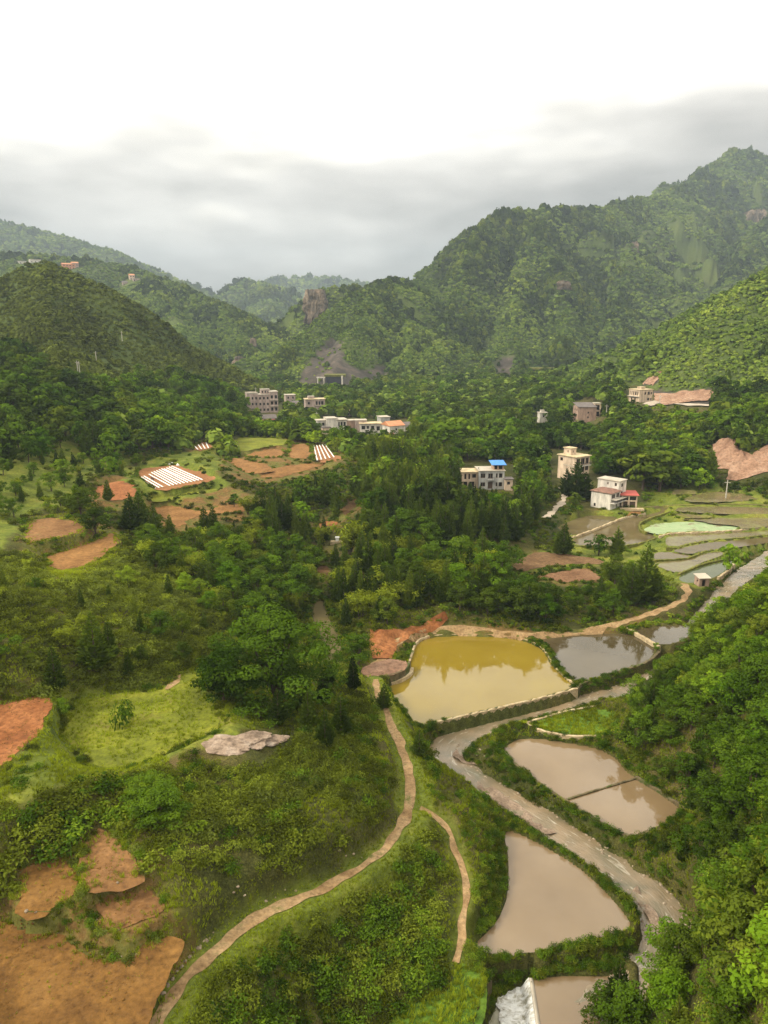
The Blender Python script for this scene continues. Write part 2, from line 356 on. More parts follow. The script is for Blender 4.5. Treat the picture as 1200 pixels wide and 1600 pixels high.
M['leaf_conifer'] = leaf_mat('cypress_sprays', [(.016, .036, .011), (.030, .062, .013), (.056, .102, .018), (.095, .145, .027)], .15)
M['leaf_scrub'] = leaf_mat('scrub_leaves', [(.028, .044, .010), (.054, .08, .014), (.095, .122, .021), (.17, .19, .035)])
M['leaf_olive'] = leaf_mat('olive_scrub_leaves', [(.042, .045, .014), (.07, .072, .02), (.105, .105, .028), (.16, .15, .045)])
M['leaf_bright'] = leaf_mat('fresh_leaves', [(.036, .098, .012), (.06, .15, .015), (.095, .195, .019), (.15, .25, .027)], .28)
M['leaf_bamboo'] = leaf_mat('bamboo_leaves', [(.085, .12, .018), (.13, .165, .022), (.18, .21, .03), (.24, .25, .04)], .3)
M['leaf_far'] = leaf_mat('hillside_leaves', [(.05, .105, .032), (.074, .145, .04), (.105, .18, .046), (.15, .22, .055)], .1, .012)
M['leaf_hill'] = leaf_mat('dry_hill_scrub', [(.034, .052, .018), (.058, .082, .024), (.088, .112, .032), (.13, .145, .046)], .1, .02)
M['blade'] = leaf_mat('grass_blades', [(.10, .16, .016), (.16, .22, .02), (.23, .27, .03), (.31, .31, .05)], .35, .15)

# ================================================================== terrain of the valley
FY = 25.0
class TPS:
    def __init__(s, P):
        P = np.asarray(P, float); s.c = s.dom(P[:, 0], P[:, 1]); n = len(P)
        K = s.k(s.c, s.c) + np.eye(n) * 2e-4
        A = np.zeros((n + 3, n + 3)); A[:n, :n] = K; A[:n, n] = 1; A[:n, n + 1:] = s.c; A[n, :n] = 1; A[n + 1:, :n] = s.c.T
        s.w = np.linalg.lstsq(A, np.concatenate([P[:, 2], [0, 0, 0]]), rcond=None)[0]
    def dom(s, x, y): return np.stack([np.asarray(x) / (np.asarray(y) + FY) * 1.6, np.log(np.asarray(y) + FY)], -1)
    def k(s, a, b):
        r2 = ((a[:, None, :] - b[None, :, :]) ** 2).sum(-1); return .5 * r2 * np.log(r2 + 1e-9)
    def __call__(s, x, y):
        q = s.dom(np.ravel(x), np.ravel(y)); o = np.empty(len(q)); n = len(s.c)
        for i in range(0, len(q), 20000):
            b = q[i:i + 20000]; o[i:i + 20000] = s.k(b, s.c) @ s.w[:n] + s.w[n] + b @ s.w[n + 1:]
        return o.reshape(np.shape(x))

# ---- flat patches: (kind, name, label, z, photo outline)
PONDS = [
 ('water_yellow', 'fish pond of yellow silty water beside the orange earth bank', 1.0, [(606,1066),(618,1050),(636,1048),(640,1030),(648,1005),(672,996),(720,993),(790,996),(825,1003),(850,1016),(862,1040),(885,1062),(900,1075),(840,1092),(760,1110),(700,1124),(650,1136),(636,1112),(612,1088)]),
 ('water_brown', 'dark brown pond mirroring trees, beside the yellow pond', 1.0, [(838,999),(900,992),(975,989),(1010,998),(1026,1015),(1014,1034),(960,1053),(905,1068),(888,1056),(870,1038),(864,1018),(850,1005)]),
 ('water_brown', 'small pond beyond the dark brown pond at the foot of the wooded bank', 1.3, [(985,984),(1040,977),(1085,976),(1075,1000),(1034,1011),(1008,997)]),
 ('water_pink', 'angular muddy basin split by a thin low wall beside the wooded bank', 0.6, [(777,1172),(815,1151),(880,1159),(937,1170),(966,1187),(978,1205),(995,1216),(1030,1239),(1070,1268),(1014,1301),(985,1313),(930,1282),(880,1252),(838,1223)]),
 ('water_pink', 'large triangular muddy pond on the near side of the stream', 0.25, [(784,1292),(830,1310),(900,1350),(945,1390),(980,1430),(990,1450),(962,1462),(900,1475),(830,1491),(780,1498),(734,1480),(775,1440),(792,1400),(793,1340)]),
 ('water_ravine', 'narrow dark pond in the wooded ravine', 2.2, [(490,942),(505,936),(513,965),(532,1000),(536,1022),(512,1028),(504,1002),(487,968)]),
 ('water_paddy', 'flooded paddy in front of the cream house track', 2.0, [(871,822),(912,806),(942,804),(972,808),(930,827),(894,839),(875,829)]),
 ('water_paddy', 'curved flooded paddy below the white house', 1.8, [(894,842),(930,829),(975,810),(1008,805),(1032,799),(1044,799),(1008,812),(996,819),(1003,830),(1026,838),(1023,844),(981,852),(930,854),(900,852)]),
 ('duckweed', 'paddy covered in pale green duckweed', 2.2, [(1006,827),(1020,819),(1050,816),(1095,815),(1110,819),(1153,822),(1152,828),(1110,830),(1044,831),(1035,836),(1010,831)]),
 ('paddy_weedy', 'shallow brown paddy beyond the duckweed', 2.5, [(1056,811),(1119,809),(1215,808),(1215,821),(1158,827),(1153,821),(1110,818),(1098,814)]),
 ('paddy_weedy', 'wide weedy paddy below the dyke path', 3.0, [(1062,792),(1110,791),(1215,793),(1215,804),(1119,803),(1052,799)]),
 ('paddy_weedy', 'long narrow paddy just below the duckweed', 1.9, [(1041,837),(1068,835),(1110,834),(1155,832),(1215,827),(1215,833),(1155,840),(1110,843),(1074,849),(1059,854),(1041,854)]),
 ('water_paddy', 'brown flooded paddy terrace, second below the duckweed', 1.7, [(1050,860),(1074,854),(1110,847),(1155,844),(1215,837),(1215,846),(1140,857),(1095,861),(1080,866),(1056,862)]),
 ('water_paddy', 'small brown flooded paddy in the bend of the terraces', 1.5, [(1023,864),(1044,862),(1080,868),(1077,872),(1032,875),(1020,873)]),
 ('paddy_weedy', 'yellow green paddy above the dark green pond', 1.4, [(1020,880),(1035,877),(1080,874),(1101,864),(1128,861),(1131,867),(1095,879),(1062,896),(1032,888)]),
 ('water_green', 'dark green pond beside the small brick hut', 1.2, [(1062,899),(1098,885),(1146,874),(1140,887),(1131,896),(1101,908),(1089,914),(1062,909)]),
]
FIELDS = [
 ('soil_orange', 'large orange ploughed field below the stony banks', 9.0, [(-40,1441),(50,1446),(77,1453),(110,1471),(140,1488),(173,1498),(203,1503),(215,1497),(235,1478),(267,1459),(288,1466),(293,1480),(273,1500),(253,1530),(233,1567),(222,1610),(195,1720),(-80,1720)]),
 ('soil_orange', 'small orange field above the stony bank', 10.4, [(30,1355),(67,1346),(110,1341),(122,1366),(126,1390),(106,1412),(70,1430),(43,1436),(16,1426),(33,1400)]),
 ('soil_brown', 'brown wedge shaped field among the shrubs', 10.8, [(132,1340),(140,1310),(167,1294),(190,1325),(212,1350),(224,1371),(204,1384),(157,1392),(132,1395),(128,1373)]),
 ('soil_brown', 'stony brown patch between two overgrown banks', 9.8, [(150,1402),(187,1390),(236,1392),(260,1410),(246,1432),(204,1456),(160,1450),(146,1425)]),
 ('soil_red', 'bare red earth field at the edge of the meadow', 12.0, [(-40,1108),(27,1095),(60,1088),(82,1092),(80,1113),(67,1130),(63,1150),(40,1170),(12,1196),(-40,1205)]),
 ('meadow', 'bright yellow green meadow with a lone shrub', 9.6, [(90,1150),(120,1100),(180,1082),(262,1078),(287,1050),(320,1050),(312,1080),(337,1112),(350,1135),(300,1160),(240,1185),(190,1203),(140,1200),(125,1170)]),
 ('soil_brown', 'oval orange field with a grassy rim on the hillside', 15.0, [(43,812),(93,809),(133,820),(130,828),(110,838),(67,844),(43,852)]),
 ('soil_tan', 'curved tan field above a dark bank', 13.2, [(67,872),(110,858),(150,845),(175,831),(184,840),(180,853),(147,880),(123,891),(90,897)]),
 ('soil_red', 'small red field beside a dark cypress', 14.0, [(148,761),(187,750),(213,760),(217,772),(182,785),(150,777)]),
 ('soil_furrow', 'brown field striped with white plastic film', 12.0, [(216,733),(255,729),(269,727),(279,727),(335,746),(331,752),(259,766),(244,766),(216,748)]),
 ('meadow', 'bright green terrace strip below the striped field', 10.6, [(227,781),(267,774),(333,763),(347,766),(300,774),(250,785)]),
 ('soil_tan', 'orange terrace field winding below the green strip', 9.4, [(233,795),(267,789),(317,801),(353,788),(400,791),(430,796),(393,797),(347,803),(300,808),(278,826),(258,814)]),
 ('soil_furrow', 'small sloping field with white film under the wood', 12.0, [(303,697),(320,690),(328,693),(335,699),(328,702),(305,705)]),
 ('soil_tan', 'orange furrowed field on the terraced knoll', 9.6, [(448,715),(457,695),(484,693),(486,718)]),
 ('soil_furrow', 'field with white film strips beside the orange furrows', 9.6, [(489,697),(508,695),(522,712),(536,714),(534,721),(492,722)]),
 ('soil_tan', 'pale orange terrace on the knoll', 9.8, [(380,711),(423,701),(445,704),(442,715),(403,716)]),
 ('meadow', 'bright green grass on top of the terraced knoll', 10.6, [(362,683),(450,685),(449,695),(417,698),(395,704),(370,705)]),
 ('soil_tan', 'curving tan terrace at the edge of the knoll', 9.2, [(360,714),(385,719),(423,728),(428,737),(393,742),(365,730)]),
 ('soil_tan', 'lower tan terrace under the knoll', 8.6, [(400,745),(440,728),(500,724),(520,724),(470,737),(430,748)]),
 ('soil_dull', 'brown field behind the dark clump of cypresses', 2.2, [(768,889),(812,874),(837,862),(900,867),(950,878),(933,882),(867,883),(825,891)]),
 ('soil_dullf', 'reddish furrowed field above the pond road', 2.0, [(845,899),(900,889),(921,889),(943,906),(879,910)]),
 ('soil_tan', 'dry tan paddy in front of the white house', 2.4, [(937,802),(966,797),(1004,797),(1005,801),(972,806),(944,803)]),
 ('drygrass', 'pale green strip between the flooded terraces', 2.8, [(1053,802),(1089,804),(1119,807),(1104,809),(1058,808)]),
 ('drygrass', 'tan dry terrace under the wooded slope', 4.2, [(1050,764),(1092,767),(1078,774),(1046,772)]),
 ('paddy_weedy', 'olive paddy terrace near the bare red slope', 3.8, [(1060,782),(1089,771),(1125,768),(1170,773),(1190,782),(1089,785)]),
 ('lush', 'bright green grass plot beside the stream', 1.2, [(830,1130),(880,1115),(940,1105),(968,1118),(950,1148),(900,1150),(842,1141)]),
 ('lush', 'lush weedy grass above the weir', 1.9, [(560,1640),(640,1572),(700,1540),(716,1506),(755,1518),(764,1540),(745,1600),(725,1660)]),
 ('soil_dark', 'bare brown gully floor between the woods', 3.2, [(497,885),(513,883),(512,902),(496,906)]),
 ('soil_red', 'small orange clearing in the ravine', 4.6, [(500,815),(530,815),(528,822),(502,823)]),
 ('soil_dark', 'sloping dark earth strip beside the cypress grove', 6.0, [(530,800),(548,780),(560,782),(552,800),(538,806)]),
]
STREAM = [(1260,835,.9),(1210,868,.8),(1165,898,.6),(1132,930,.4),(1105,965,.2),(1050,1030,.1),(990,1080,0.),(920,1097,-.1),(850,1113,-.2),(790,1127,-.25),(732,1144,-.3),(697,1167,-.35),(694,1190,-.38),(730,1213,-.4),(780,1242,-.42),(840,1278,-.45),(890,1312,-.48),(940,1342,-.5),(980,1372,-.52),(1017,1402,-.54),(1043,1440,-.55),(1038,1490,-.55),(990,1545,-.55),(940,1600,-.55)]
PATH = [(228,1625,8.2),(265,1562,7.8),(300,1517,7.4),(345,1477,7.0),(390,1442,6.6),(430,1421,6.3),(480,1401,5.9),(530,1376,5.5),(575,1350,5.1),(610,1320,4.8),(630,1290,4.6),(640,1250,4.4),(641,1210,4.2),(633,1180,4.1),(620,1150,4.),(604,1112,3.8),(592,1085,3.4),(585,1062,2.8)]
SIDEPATH = [(657,1262,4.0),(680,1275,3.5),(697,1290,3.2),(705,1310,3.0),(715,1340,2.7),(728,1370,2.4),(730,1400,2.3),(724,1430,2.2),(720,1470,2.),(712,1505,2.)]
ROAD = [(588,1040,2.2),(612,1008,2.2),(645,988,2.2),(690,979,2.2),(740,981,2.),(790,988,1.8),(850,992,1.7),(920,985,1.7),(980,971,1.8),(1030,956,1.8),(1064,941,1.9),(1077,926,1.9),(1068,912,1.9)]
TRACK = [(850,812,2.6),(866,798,3.),(880,784,3.4),(884,772,3.8),(878,762,4.4)]
PADDYROAD = [(1000,793,3.),(1060,789,3.1),(1130,787,3.3),(1215,790,3.4)]
def w3(P): return [at_z(*p) for p in P]
stream3, path3, side3, road3, track3, proad3 = (smooth_poly(w3(p), 2, False) for p in (STREAM, PATH, SIDEPATH, ROAD, TRACK, PADDYROAD))
WEIR_Z, LOW_Z = -.55, -1.45
weir_pool = [at_z(x, y, WEIR_Z)[:2] for x, y in [(829,1531),(850,1527),(880,1523),(945,1524),(985,1512),(985,1560),(950,1600),(930,1660),(846,1660),(836,1590)]]
weir_low = [at_z(x, y, LOW_Z)[:2] for x, y in [(778,1562),(800,1550),(826,1532),(838,1600),(846,1660),(730,1680),(760,1600)]]
platform = [at_z(x, y, 2.3)[:2] for x, y in [(566,1044),(585,1036),(610,1030),(634,1033),(637,1041),(632,1049),(615,1056),(583,1061),(562,1058)]]

HOUSE_PADS = [(896,752,5.6,8.),(958,796,3.,8.),(762,764,5.2,8.5),(912,664,8.5,8.),(1000,629,16.5,9.),(418,648,4.2,13.),(492,644,5.2,8.),(419,663,4.2,6.),(525,684,4.2,9.),(578,678,4.4,7.),(620,682,4.6,7.),(848,660,6.,5.),(1100,918,1.6,2.2),(605,742,8.6,4.)]
PAD_W = [(at_z(a, b, z), z, r) for a, b, z, r in HOUSE_PADS]
CTRL = []
for p_, z_, r_ in PAD_W: CTRL += [np.array([p_[0], p_[1] + r_ * .5, z_])]
for k, l, z, P in PONDS + FIELDS:
    for (x, y) in P[::2]: CTRL.append(at_z(x, y, z))
for S in (stream3[::4], path3[::4], side3[::4], road3[::4], track3[::3], proad3[::4]):
    CTRL += [p + np.array([0, 0, .5 if S is not None else 0]) for p in S] if False else list(S)
GZ = [(330,1200,9.2),(450,1250,8.2),(550,1280,6.8),(300,1300,10.),(390,1340,8.4),(260,1250,10.4),(560,1180,6.2),(450,1180,7.6),(500,1330,7.2),(150,1250,11.6),(60,1280,12.),(0,1320,12.2),
  (500,1500,3.6),(400,1560,5.4),(600,1460,3.0),(650,1430,2.5),(690,1400,2.2),(620,1380,3.8),(680,1330,3.0),(760,1330,1.6),(560,1560,2.8),(450,1480,4.8),(330,1590,6.6),(690,1220,3.),(700,1250,2.6),(740,1270,1.6),
  (430,1110,5.2),(520,1120,5.4),(380,1080,6.2),(450,1010,3.6),(350,1010,7.0),(560,1060,3.2),(560,1010,2.8),(480,1060,4.4),
  (300,950,9.0),(200,980,12.),(400,950,5.4),(350,900,7.4),(250,880,10.5),(430,880,4.8),(460,820,5.0),(400,840,7.2),(330,850,8.6),(200,840,11.6),
  (545,960,3.),(600,940,4.4),(640,960,3.6),(600,890,5.0),(560,850,5.4),(700,900,4.6),(700,950,4.2),(760,930,4.4),(860,950,3.2),(950,935,2.2),(650,850,6.2),(600,800,7.2),(700,800,7.4),(760,840,5.),(800,810,4.4),(840,850,2.8),(650,760,8.2),(600,740,8.4),(720,770,6.8),(780,790,4.8),(550,745,8.4),(520,780,6.8),(480,770,7.),
  (560,690,5.5),(640,690,5.),(720,720,5.5),(800,740,5.2),(850,770,4.4),(900,760,5.4),(1000,780,3.6),(1060,750,4.6),(700,660,5.),(800,690,5.5),(900,700,7.),(980,720,7.),(600,660,4.5),(520,660,4.),(450,655,4.),(420,640,4.),(700,640,5.),(500,630,5.),(350,660,9.),(600,640,5.),
  (1100,940,1.8),(1120,950,1.4),(980,900,2.),(1060,925,2.)]
for p in GZ: CTRL.append(at_z(*p))
GD = [(0,1000,66),(100,960,74),(60,1050,64),(0,900,86),(100,900,88),(0,800,116),(100,780,130),(0,700,152),(0,620,195),(100,640,205),(100,700,168),(200,640,235),(200,700,192),(300,640,285),(300,670,240),(350,620,335),(-150,1000,60),(-150,800,110),(-150,650,170),(-200,1300,40),(-150,1500,32),
  (1200,1300,45),(1100,1330,51),(1120,1420,45),(1200,1500,30),(1060,1530,37),(1200,1120,62),(1100,1120,68),(1030,1150,71),(1200,1000,76),(1120,1020,84),(1200,950,84),(1040,1080,80),(1150,960,90),(1300,1200,52),(1350,1500,26),(1350,1000,70),
  (1140,755,192),(1200,750,188),(1150,715,200),(1150,688,208),(1080,700,225),(1150,640,262),(1100,628,288),(1200,630,262),(1000,640,295),(930,660,298),(1000,690,245),(1300,640,230),(900,640,330),(800,640,360),(960,620,320),(700,610,480),(600,615,470),(850,610,420)]
for p in GD: CTRL.append(at_d(*p))
for p in [(58,112,6),(62,126,2.5),(75,100,14),(85,70,22),(70,40,20),(60,15,18),(-60,12,14),(-30,14,9),(0,16,5),(25,16,6),(10,30,-1.),(5,22,0),(-75,80,22),(-110,120,28),(-170,250,45),(200,200,30),(120,150,8),(150,160,16),
          (-200,500,8),(0,600,6),(200,600,10),(0,900,6),(-400,900,10),(400,900,10),(0,3000,6),(-1500,3000,6),(1500,3000,6),(0,7000,6)]: CTRL.append(np.array(p, float))
# weir pool, low water and platform
for q in weir_pool[::2]: CTRL.append(np.array([q[0], q[1], WEIR_Z + .2]))
for q in weir_low[::2]: CTRL.append(np.array([q[0], q[1], LOW_Z + .3]))
tps = TPS(CTRL)

STAMPS = []   # (kind, poly, z)
for k, l, z, P in FIELDS: STAMPS.append(('field', [at_z(x, y, z)[:2] for x, y in smooth_poly(P, 1)], z, 1.1))
for k, l, z, P in PONDS: STAMPS.append(('pond', [at_z(x, y, z)[:2] for x, y in smooth_poly(P, 1)], z, 1.2 if P[0][1] > 900 else .5))
STAMPS.append(('field', platform, 2.3, .5))
STAMPS.append(('pond', weir_pool, WEIR_Z, 1.6)); STAMPS.append(('pond', weir_low, LOW_Z, 1.6))
for p_, z_, r_ in PAD_W: STAMPS.append(('field', [(p_[0] + r_ * .8 * math.cos(a), p_[1] + r_ * .35 + r_ * .8 * math.sin(a)) for a in np.linspace(0, 6.28, 13)[:-1]], z_, 3.))
LINES = [(stream3, 'stream', 1.9), (path3, 'path', 1.25), (side3, 'path', .55), (road3, 'path', .95), (track3, 'path', 1.2), (proad3, 'path', .7)]
def line_near(S, X, Y):
    best = np.full(np.shape(X), 1e9); z = np.zeros(np.shape(X))
    for a, b in zip(S[:-1], S[1:]):
        d, t = seg_dist(X, Y, a[0], a[1], b[0], b[1]); m = d < best
        best = np.where(m, d, best); z = np.where(m, a[2] + (b[2] - a[2]) * t, z)
    return best, z
def bb(P, m): 
    A = np.array([p[:2] for p in P]); return A[:, 0].min() - m, A[:, 0].max() + m, A[:, 1].min() - m, A[:, 1].max() + m
def stream_w(X, Y): return 1.75 + .5 * (vnoise(X * .15, Y * .15, 40) - .5)
def ground_h(X, Y):
    X = np.asarray(X, float); Y = np.asarray(Y, float); shp = X.shape; X = X.ravel(); Y = Y.ravel()
    Z = tps(X, Y)
    r = sstep(20, 60, np.hypot(X, Y))
    Z += (fbm(X * .09, Y * .09, 3) - .5) * 1.6 + (fbm(X * .5, Y * .5, 9) - .5) * .5 + r * (fbm(X * .025, Y * .025, 5) - .5) * 3.0
    def sub(P, m):
        x0, x1, y0, y1 = bb(P, m); return np.nonzero((X > x0) & (X < x1) & (Y > y0) & (Y < y1))[0]
    bd = np.full(len(X), 1e9); bz = np.zeros(len(X)); bk = np.zeros(len(X)); pd = np.full(len(X), 1e9)
    for kind, P, z, mg in STAMPS:
        i = sub(P, 4)
        if not len(i): continue
        d = sdist(P, X[i], Y[i])
        if kind == 'field':
            k = 1 - sstep(.1, .1 + mg, d); tz = z + .07 * (fbm(X[i] * .6, Y[i] * .6, 21, 3) - .5)
        else:
            q_ = .5 if mg > 1 else .12; k = 1 - sstep(q_, q_ + mg, d); tz = np.where(d < -.35, z - .45, z - .45 + (.70 if mg > 1 else .6) * sstep(-.35, .05, d)); pd[i] = np.minimum(pd[i], d)
        u = d < bd[i]; j = i[u]; bd[j] = d[u]; bz[j] = tz[u]; bk[j] = k[u]
    Z = Z * (1 - bk) + bz * bk
    for S, kind, w in LINES[1:]:
        i = sub(S, 5)
        if not len(i): continue
        d, z = line_near(S, X[i], Y[i]); k = (1 - sstep(w * .8, w * .8 + .9, d)) * sstep(.2, .8, pd[i])
        Z[i] = Z[i] * (1 - k) + (z + .05 * (vnoise(X[i] * 2, Y[i] * 2, 7) - .5)) * k
    S, kind, w = LINES[0]
    i = sub(S, 8)
    if len(i):
        d, z = line_near(S, X[i], Y[i]); w = stream_w(X[i], Y[i])
        k = (1 - sstep(w + .1, w + .9, d)) * sstep(.35, .9, pd[i]); bed = z - .35 + .5 * sstep(.3, 1., d / w) * (fbm(X[i] * .5, Y[i] * .5, 61, 3))
        Z[i] = Z[i] * (1 - k) + bed * k
    return Z.reshape(shp)

# ------------------------------------------------------------------ hills and mountains: ridges with spurs
HILLS = {
 'left_hill': dict(label='scrub covered conical hill rising behind the wooded valley side', lines=[([(-260,500,330),(-120,470,345),(0,437,362),(40,416,375),(72,410,380),(100,420,382),(140,445,385),(200,492,388),(255,542,385),(300,582,378),(322,606,370)], .66, .8), ([(72,410,380),(65,470,335),(80,540,275),(95,590,235)], .5, .55), ([(200,492,388),(190,550,330),(185,600,280)], .6, .6)], amp=3.5, ns=45, rng=(-330, 20, 180, 560)),
 'left_mid_slope': dict(label='terraced green slope with scattered far houses', lines=[([(-260,395,1000),(60,400,1020),(160,410,1020),(235,428,980),(300,455,930),(345,478,890),(385,497,850),(415,522,810),(440,562,770)], .42, .5), ([(235,428,980),(270,490,820),(300,540,700),(330,580,600)], .42, .5), ([(345,478,890),(380,540,740),(395,580,640)], .6, .6)], amp=16, ns=120, rng=(-720, 60, 480, 1500)),
 'left_far_mountain': dict(label='long dark blue mountain ridge far beyond the conical hill', lines=[([(-260,285,2100),(-100,318,2100),(0,345,2100),(45,356,2080),(90,368,2100),(130,377,2060),(180,395,2080),(215,412,2050),(255,427,2060),(285,446,2040),(318,468,2020),(350,500,2000)], .5, .5)], amp=36, ns=240, rng=(-1750, 100, 1350, 2700)),
 'far_mountain': dict(label='rounded blue far mountain in the notch of the valley', lines=[([(325,500,1950),(350,466,1900),(368,447,1900),(385,439,1900),(410,441,1900),(440,452,1900),(480,475,1850),(520,500,1800)], .6, .6), ([(410,441,1900),(430,500,1600),(440,540,1400)], .6, .5)], amp=22, ns=180, rng=(-620, 250, 1200, 2400)),
 'farthest_mountain': dict(label='faint blue farthest ridge beyond the valley notch', lines=[([(380,455,2900),(425,439,2850),(470,436,2850),(500,433,2850),(540,437,2850),(600,450,2850),(720,470,2850)], .5, .5)], amp=40, ns=260, rng=(-1000, 600, 2300, 3500)),
 'cliff_hill': dict(label='hill ending in a pale vertical cliff face', lines=[([(487,462,840),(505,450,850),(530,447,855),(560,452,860),(620,470,870)], 1.6, .8)], amp=8, ns=80, rng=(-190, 120, 740, 1050)),
 'central_hill': dict(label='green hill above the dark rock cutting of the road', lines=[([(395,592,575),(430,562,600),(480,520,650),(540,470,720),(585,446,770),(610,438,790),(640,438,830),(690,440,900)], .62, .8), ([(585,446,770),(560,500,680),(530,550,600),(520,575,560)], .55, .6), ([(640,438,830),(640,500,720),(635,560,620),(640,590,560)], .6, .65)], amp=12, ns=75, rng=(-240, 200, 470, 1050)),
 'mountain': dict(label='high green mountain with steep spurs and gullies', lines=[([(600,470,860),(650,440,880),(700,400,930),(735,365,960),(760,347,980),(800,334,1020),(860,328,1090),(910,328,1150),(960,321,1230),(1010,308,1330),(1060,297,1430),(1085,280,1520),(1110,258,1600),(1150,235,1680),(1180,238,1700),(1230,262,1720),(1400,330,1750)], .72, .8),
    ([(760,347,980),(735,410,860),(700,480,740),(675,545,650),(668,590,590)], .75, .75), ([(860,328,1090),(835,372,970),(808,440,840),(800,510,720),(815,575,620)], .75, .75), ([(960,321,1230),(985,385,1060),(975,440,930),(950,505,800),(915,570,690)], .75, .75),
    ([(1150,235,1680),(1120,330,1380),(1090,400,1180),(1060,465,1010),(1010,530,860)], .75, .75), ([(1400,330,1500),(1240,310,1350),(1190,345,1240),(1165,400,1120),(1130,460,1000),(1090,520,880)], .8, .8), ([(830,360,980),(880,430,860),(890,500,760),(870,560,670)], .8, .8)], amp=60, ns=150, rng=(-100, 1350, 480, 2300)),
 'right_hill': dict(label='wooded hillside above the road cut and roadside house', lines=[([(1500,330,430),(1300,372,415),(1200,432,400),(1150,472,395),(1090,512,388),(1030,552,376),(985,585,362),(950,612,345)], .55, .6), ([(1300,372,415),(1260,480,340),(1230,560,290)], .5, .5)], amp=5, ns=50, rng=(60, 460, 225, 620)),
}
for k, h in HILLS.items():
    h['ridges'] = [([at_d(*p) for p in L], s, s2) for L, s, s2 in h['lines']]
GUL = [None]
def hill_h(h, X, Y):
    X = np.asarray(X, float); Y = np.asarray(Y, float); Z = np.full(X.shape, -1e3)
    ns = h['ns']; sd = int(ns * 7) % 997
    wx = X + (fbm(X / ns, Y / ns, sd) - .5) * ns * .55; wy = Y + (fbm(X / ns, Y / ns, sd + 31) - .5) * ns * .55
    dr = np.full(X.shape, 1e9); al = np.zeros(X.shape); dd = np.zeros(X.shape)
    for n, (L, s, s2) in enumerate(h['ridges']):
        run = 137. * n
        for a, b in zip(L[:-1], L[1:]):
            d0, t0 = seg_dist(X, Y, a[0], a[1], b[0], b[1])
            d1, t1 = seg_dist(wx, wy, a[0], a[1], b[0], b[1])
            k = sstep(0, ns * .7, d0); d = d0 * (1 - k) + d1 * k
            front = Y < a[1] + (b[1] - a[1]) * t0
            z = a[2] + (b[2] - a[2]) * t0 - np.where(front, s, s2 if n else max(s2, .6)) * d * (1 + .12 * np.sin(d / ns))
            u = z > Z; Z = np.where(u, z, Z); ln = np.hypot(b[0] - a[0], b[1] - a[1]); al = np.where(u, run + t0 * ln, al); dd = np.where(u, d0, dd); run += ln
            if n == 0: dr = np.minimum(dr, d0)
    am = h['amp']; gl = ridged((al + (fbm(X / ns, Y / ns, sd + 51, 2) - .5) * ns * .9) / (ns * .62), dd / (ns * 3.2), sd + 61, 3) - .6; GUL[0] = gl
    Z = Z + gl * am * (2.5 if am > 10 else 1.25) * sstep(0, ns * .9, dd)
    Z += am * (ridged(X / ns, Y / ns, sd + 3, 4) - .62) * sstep(0, ns * .5, dr) * .8
    Z += am * .22 * (fbm(X / ns * 5, Y / ns * 5, sd + 8, 3) - .5)
    return Z
def hills_h(X, Y):
    X = np.asarray(X, float); Y = np.asarray(Y, float)
    Z = np.full(X.shape, -1e3); I = np.full(X.shape, -1)
    for n, h in enumerate(HILLS.values()):
        x0, x1, y0, y1 = h['rng']; m = (X > x0) & (X < x1) & (Y > y0) & (Y < y1)
        if not m.any(): continue
        z = hill_h(h, X[m], Y[m]); zz = Z[m]; ii = I[m]; u = z > zz; zz[u] = z[u]; ii[u] = n; Z[m] = zz; I[m] = ii
    return Z, I
def all_h(X, Y):
    g = ground_h(X, Y); z, i = hills_h(X, Y); return np.maximum(g, z), np.where(z > g, i, -1)
_T = np.concatenate([np.linspace(25, 140, 150), np.linspace(141, 480, 160), np.geomspace(483, 3200, 160)])
def hit(px, py):
    d = ray(px, py); x = d[0] / d[1] * _T; z = CAMZ + d[2] / d[1] * _T; h, _ = all_h(x, _T)
    k = np.nonzero(h >= z)[0]
    if not len(k): k = [len(_T) - 1]
    j = k[0]
    if j == 0: return np.array([x[0], _T[0], h[0]])
    f0, f1 = z[j - 1] - h[j - 1], z[j] - h[j]; t = f0 / (f0 - f1 + 1e-9)
    y = _T[j - 1] + (_T[j] - _T[j - 1]) * t; xx = d[0] / d[1] * y
    return np.array([xx, y, float(all_h(np.array([xx]), np.array([y]))[0][0])])

def hit_hill(px, py, name):
    d = ray(px, py); h = HILLS[name]; T = np.linspace(h['rng'][2], h['rng'][3], 700); x = d[0] / d[1] * T; z = CAMZ + d[2] / d[1] * T; k = np.nonzero(hill_h(h, x, T) >= z - .6)[0]; j = k[0] if len(k) else len(T) // 2
    return np.array([x[j], T[j], float(hill_h(h, x[j:j + 1], T[j:j + 1])[0])])
